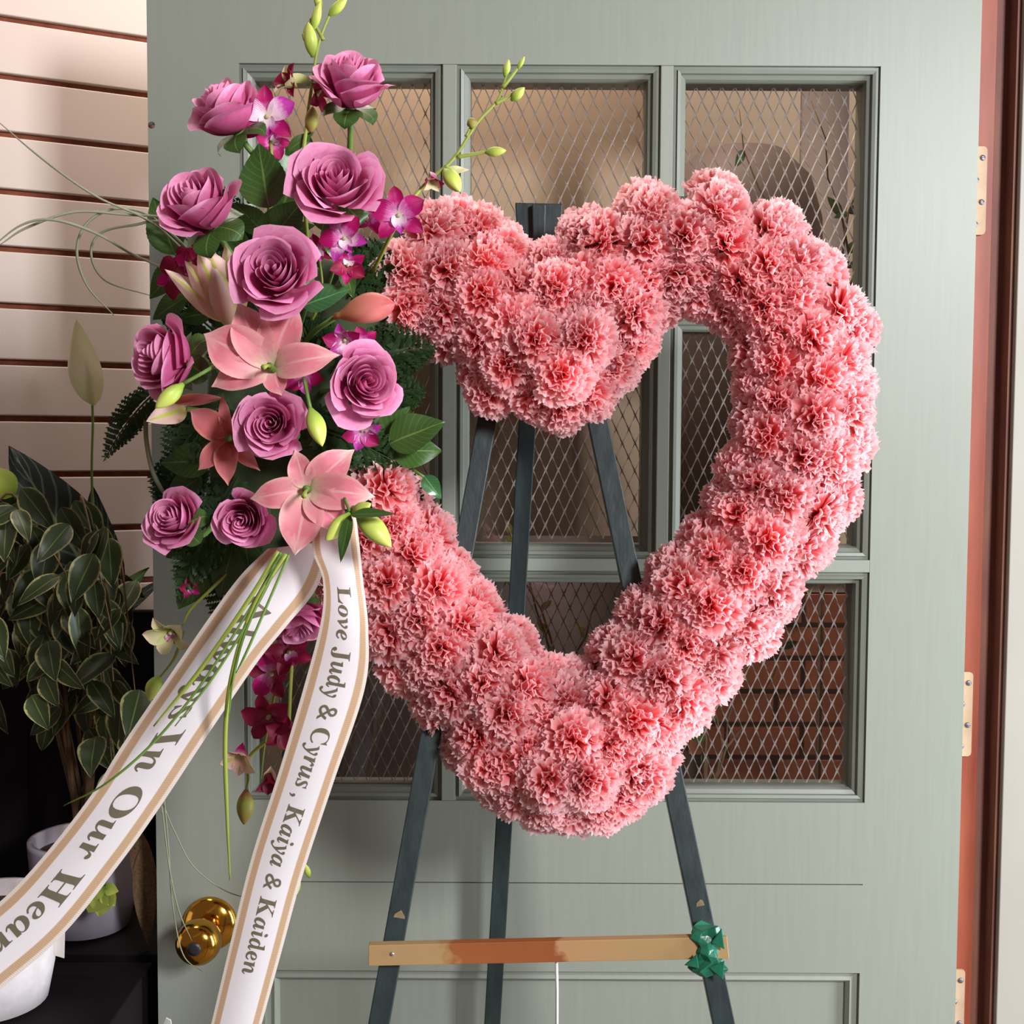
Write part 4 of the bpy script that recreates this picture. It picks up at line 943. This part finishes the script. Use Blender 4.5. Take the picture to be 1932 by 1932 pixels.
for i, (l, pts) in enumerate((('grass blade lying along the upper edge of the wide ribbon', [(525, 1040, -.38), (470, 1130, -.385), (380, 1260, -.385), (290, 1370, -.38)]),
    ('longest grass blade crossing the wide ribbon to its left edge', [(530, 1042, -.38), (470, 1150, -.39), (380, 1290, -.39), (290, 1400, -.39), (200, 1478, -.39), (120, 1520, -.36)]),
    ('thin grass blade crossing the small letters of the wide ribbon', [(534, 1044, -.385), (475, 1160, -.39), (400, 1280, -.39), (330, 1370, -.39)]),
    ('straight grass blade down the middle of the wide ribbon', [(536, 1045, -.385), (500, 1110, -.39), (460, 1200, -.39), (440, 1280, -.385), (432, 1350, -.38)]),
    ('grass blade hanging below the wide ribbon towards the knob', [(540, 1045, -.385), (480, 1140, -.39), (440, 1260, -.385), (425, 1380, -.37), (428, 1530, -.36), (434, 1660, -.35)]),
    ('rightmost grass blade over the wide ribbon', [(545, 1046, -.385), (500, 1150, -.39), (465, 1230, -.39), (445, 1270, -.385)]))):
    blade(l, pts, .0012 if i not in (0, 4) else .0020, 'lime' if i in (0, 4) else 'stem')
blade('hair thin blade curving past the left of the brass knob', [(310, 1510, -.34), (318, 1600, -.33), (325, 1700, -.32), (345, 1800, -.31), (385, 1835, -.31)], .0006)
blade('hair thin blade from the ribbon to the brass knob', [(305, 1520, -.34), (320, 1640, -.33), (338, 1720, -.32), (362, 1775, -.31)], .0006)
blade('hair thin blade arching over the rail joint', [(305, 1510, -.34), (330, 1570, -.33), (370, 1640, -.32), (450, 1690, -.31), (560, 1690, -.36)], .0005)
blade('curved dark leaf blade beside the cream lily', [(276, 770, -.24), (276, 830, -.245), (292, 900, -.25), (330, 960, -.24)], .0022, 'grassb')

# ------------------------------------------------------------------ cabinet, pots and plants at the left
cb = empty('display_cabinet', P(100, 1932, 0), 'black display cabinet under the plants at the left', 'cabinet')
xc = P(298, 1500, .12).x
zt1 = P(150, 1792, .06).z; zt2 = P(20, 1945, -.12).z
q = [(-1.13, .04), (-.655, .2775), (-.655, .262), (-1.11, .034)]
MB().hull([(a, b, 0) for a, b in q], [(a, b, P(200, 1150, .27).z) for a, b in q]).build('side_panel', 'black', cb, False)
q = [(-1.1, .05), (xL+.03, .05), (xL+.03, .25), (-.70, .25)]
MB().hull([(a, b, 0) for a, b in q], [(a, b, zt1) for a, b in q]).build('upper_step', 'black', cb, False, .002)
MB().box(-1.12, xL-.02, -.25, .048, .0, zt2).build('lower_step', 'black', cb, False, .002)
MB().box(-.655, xL+.05, .262, .275, .0, P(200, 1150, .27).z).build('back_panel', 'black', cb, False, .002)
def pot(name, px, Y, rt, rb, h, zbase, m, label, soilm='soil', rim=.0):
    c = P(px, 1700, Y); o = empty(name, (c.x, Y, zbase), label, 'plant pot')
    MB().lathe([(rb*.8, 0), (rb, .004), ((rb+rt)/2*1.05, h*.35), (rt, h*.8), (rt*1.02, h-.006), (rt*1.02, h), (rt*.92, h), (rt*.90, h-.02)], 36, Matrix.Translation((c.x, Y, zbase))).build('body', m, o)
    MB().lathe([(rt*.9, h-.03), (rt*.9, h-.018), (rt*.5, h-.012), (.001, h-.011)], 24, Matrix.Translation((c.x, Y, zbase))).build('soil', soilm, o)
    return o, Vector((c.x, Y, zbase+h))
pv, tv = pot('plant_pot', 162, .125, .066, .052, .115, zt1+.001, 'pot_violet', 'smooth pale violet pot on the black cabinet behind the wide ribbon')
pw, tw_ = pot('plant_pot', -22, -.06, .068, .060, .115, zt2+.001, 'pot_white', 'rough whitewashed pot in the lower left corner')
tg = empty('plant_tag', P(118, 1745, -.03), 'small white tag strip hanging below the wide ribbon', 'tag')
q = [P(106, 1700, -.03), P(124, 1702, -.03), P(121, 1808, -.035), P(104, 1803, -.035)]
MB().hull(q, [v+Vector((0, .0008, 0)) for v in q]).build('strip', 'tag', tg, False)

fc = empty('potted_ficus', tv-Vector((0, 0, .012)), 'weeping ficus with dark cream-edged leaves at the left', 'plant')
rr = random.Random(21); mbt = MB(); spots = []
base = tv-Vector((0, 0, .012))
for k in range(15):
    tx, ty = rr.uniform(-40, 225), rr.uniform(930, 1150); tY = rr.uniform(-.06, .15)
    top = P(tx, ty, tY); mid = base.lerp(top, .55)+Vector((rr.uniform(-.02, .02), 0, .04)); e = top+Vector((rr.uniform(-.06, .06), rr.uniform(-.05, .0), -rr.uniform(.06, .22)))
    path = catmull([base+Vector((rr.uniform(-.008, .008), rr.uniform(-.008, .008), 0)), mid, top, e], 7); n = len(path)
    mbt.tube(path, [.003*(1-.8*i/n) for i in range(n)], 6)
    spots += [(path[i], (path[min(i+1, n-1)]-path[i-1]).normalized()) for i in range(5, n)]
mbt.build('trunk', 'bark', fc)
nl = 0
while nl < 210:
    p, d = rr.choice(spots); v = CM.inverted() @ p; qx = 966+F*v.x/-v.z; qy = 966-F*v.y/-v.z
    dr = Vector((rr.uniform(-.7, .7), rr.uniform(-.7, .15), rr.uniform(-1.3, -.2))).normalized()
    e = p+dr*rr.uniform(.038, .066)+Vector((rr.uniform(-.02, .02), rr.uniform(-.02, .02), 0))*0
    v = CM.inverted() @ e; ex = 966+F*v.x/-v.z
    if ex > 262 or qx > 262 or e.y > .255: continue
    st = p+Vector((rr.uniform(-.02, .02), rr.uniform(-.02, .01), rr.uniform(-.015, .015)))
    point_leaf(fc, st, st+(e-p), 'ficus', rr.choice((.42, .48, .54)), (rr.uniform(-.6, .6), -1, rr.uniform(0, .9)), key=rr.randint(0, 2), fold=.2, droop=.18); nl += 1
ca = empty('calathea_plant', P(90, 1300, .14), 'big dark leaf with pale veins rising behind the ficus', 'plant')
point_leaf(ca, P(190, 1120, .17), P(18, 838, .14), 'calathea', .42, (.35, -1, .35), droop=.08, fold=.1)
point_leaf(ca, P(200, 1180, .19), P(178, 915, .17), 'calathea', .30, (.7, -1, .2), droop=.05, fold=.1, key=1)
point_leaf(ca, P(190, 1200, .2), P(290, 1075, .2), 'calathea', .4, (-.2, -.5, 1), droop=.2, fold=.1, key=2)
point_leaf(ca, P(170, 1210, .2), P(250, 1060, .21), 'leaf', .45, (-.3, -.7, .6), droop=.25, fold=.1, key=2)
MB().tube(catmull([P(190, 1120, .17), P(175, 1250, .17), P(150, 1650, .13)], 6), .003, 7).build('stem', 'stem', ca)
pll = empty('peace_lily', P(178, 1080, .16), 'cream peace lily bloom on a thin stem before the slatted wall', 'flower')
MB().tube(catmull([P(178, 1400, .15), P(175, 1000, .16), P(173, 880, .16), P(175, 800, .16), P(172, 742, .158), P(160, 700, .156)], 6), .0016, 7).build('stem', 'stem', pll)
point_leaf(pll, P(178, 765, .155), P(147, 602, .14), 'spathe', .36, (.15, -1, .1), 'spathe', droop=-.10, fold=.55)
lc = empty('peace_lily', P(5, 930, .02), 'pale green bloom cut by the left picture edge', 'flower')
point_leaf(lc, P(28, 935, .02), P(-30, 880, .02), 'bud', .7, (0, -1, .2), 'spathe'); MB().tube(catmull([P(26, 934, .021), P(60, 1050, .05), P(90, 1300, .1)], 5), .0014, 6).build('stem', 'stem', lc)
vi = empty('vine_leaf', P(200, 1690, .0), 'small bright yellow-green leaves in front of the violet pot', 'leaves')
for i, (a, b) in enumerate((((196, 1672), (162, 1724)), ((196, 1672), (184, 1732)), ((196, 1680), (216, 1710)), ((198, 1674), (222, 1682)), ((192, 1668), (168, 1700)))):
    point_leaf(vi, P(*a, .02), P(*b, .015), 'bud', .85, (0, -1, .3), key=i)
MB().tube(catmull([P(197, 1672, .021), P(215, 1600, .06), P(180, 1550, .1)], 5), .0013, 6).build('stem', 'stem', vi)
for a, b, l in (((255, 1560), (296, 1760), 'brown dried leaf hanging beside the violet pot'), ((268, 1600), (280, 1800), 'narrow grey-brown dried leaf beside the door edge')):
    o = empty('dried_leaf', P(*a, .04), l, 'leaf'); point_leaf(o, P(*a, .04), P(*b, .04), 'bark', .2, (.3, -1, 0)); MB().tube([P(*a, .04), P(a[0]-30, a[1]-40, .06)], .001, 5).build('stem', 'bark', o)
wr = empty('paper_wrap', P(315, 1925, -.2), 'torn white paper tip at the bottom edge left of the narrow ribbon', 'paper')
q = [P(x, y, -.2) for x, y in ((286, 1990), (313, 1921), (322, 1926), (330, 1990))]
MB().hull(q, [v+Vector((0, .002, 0)) for v in q]).build('sheet', 'white', wr, False)
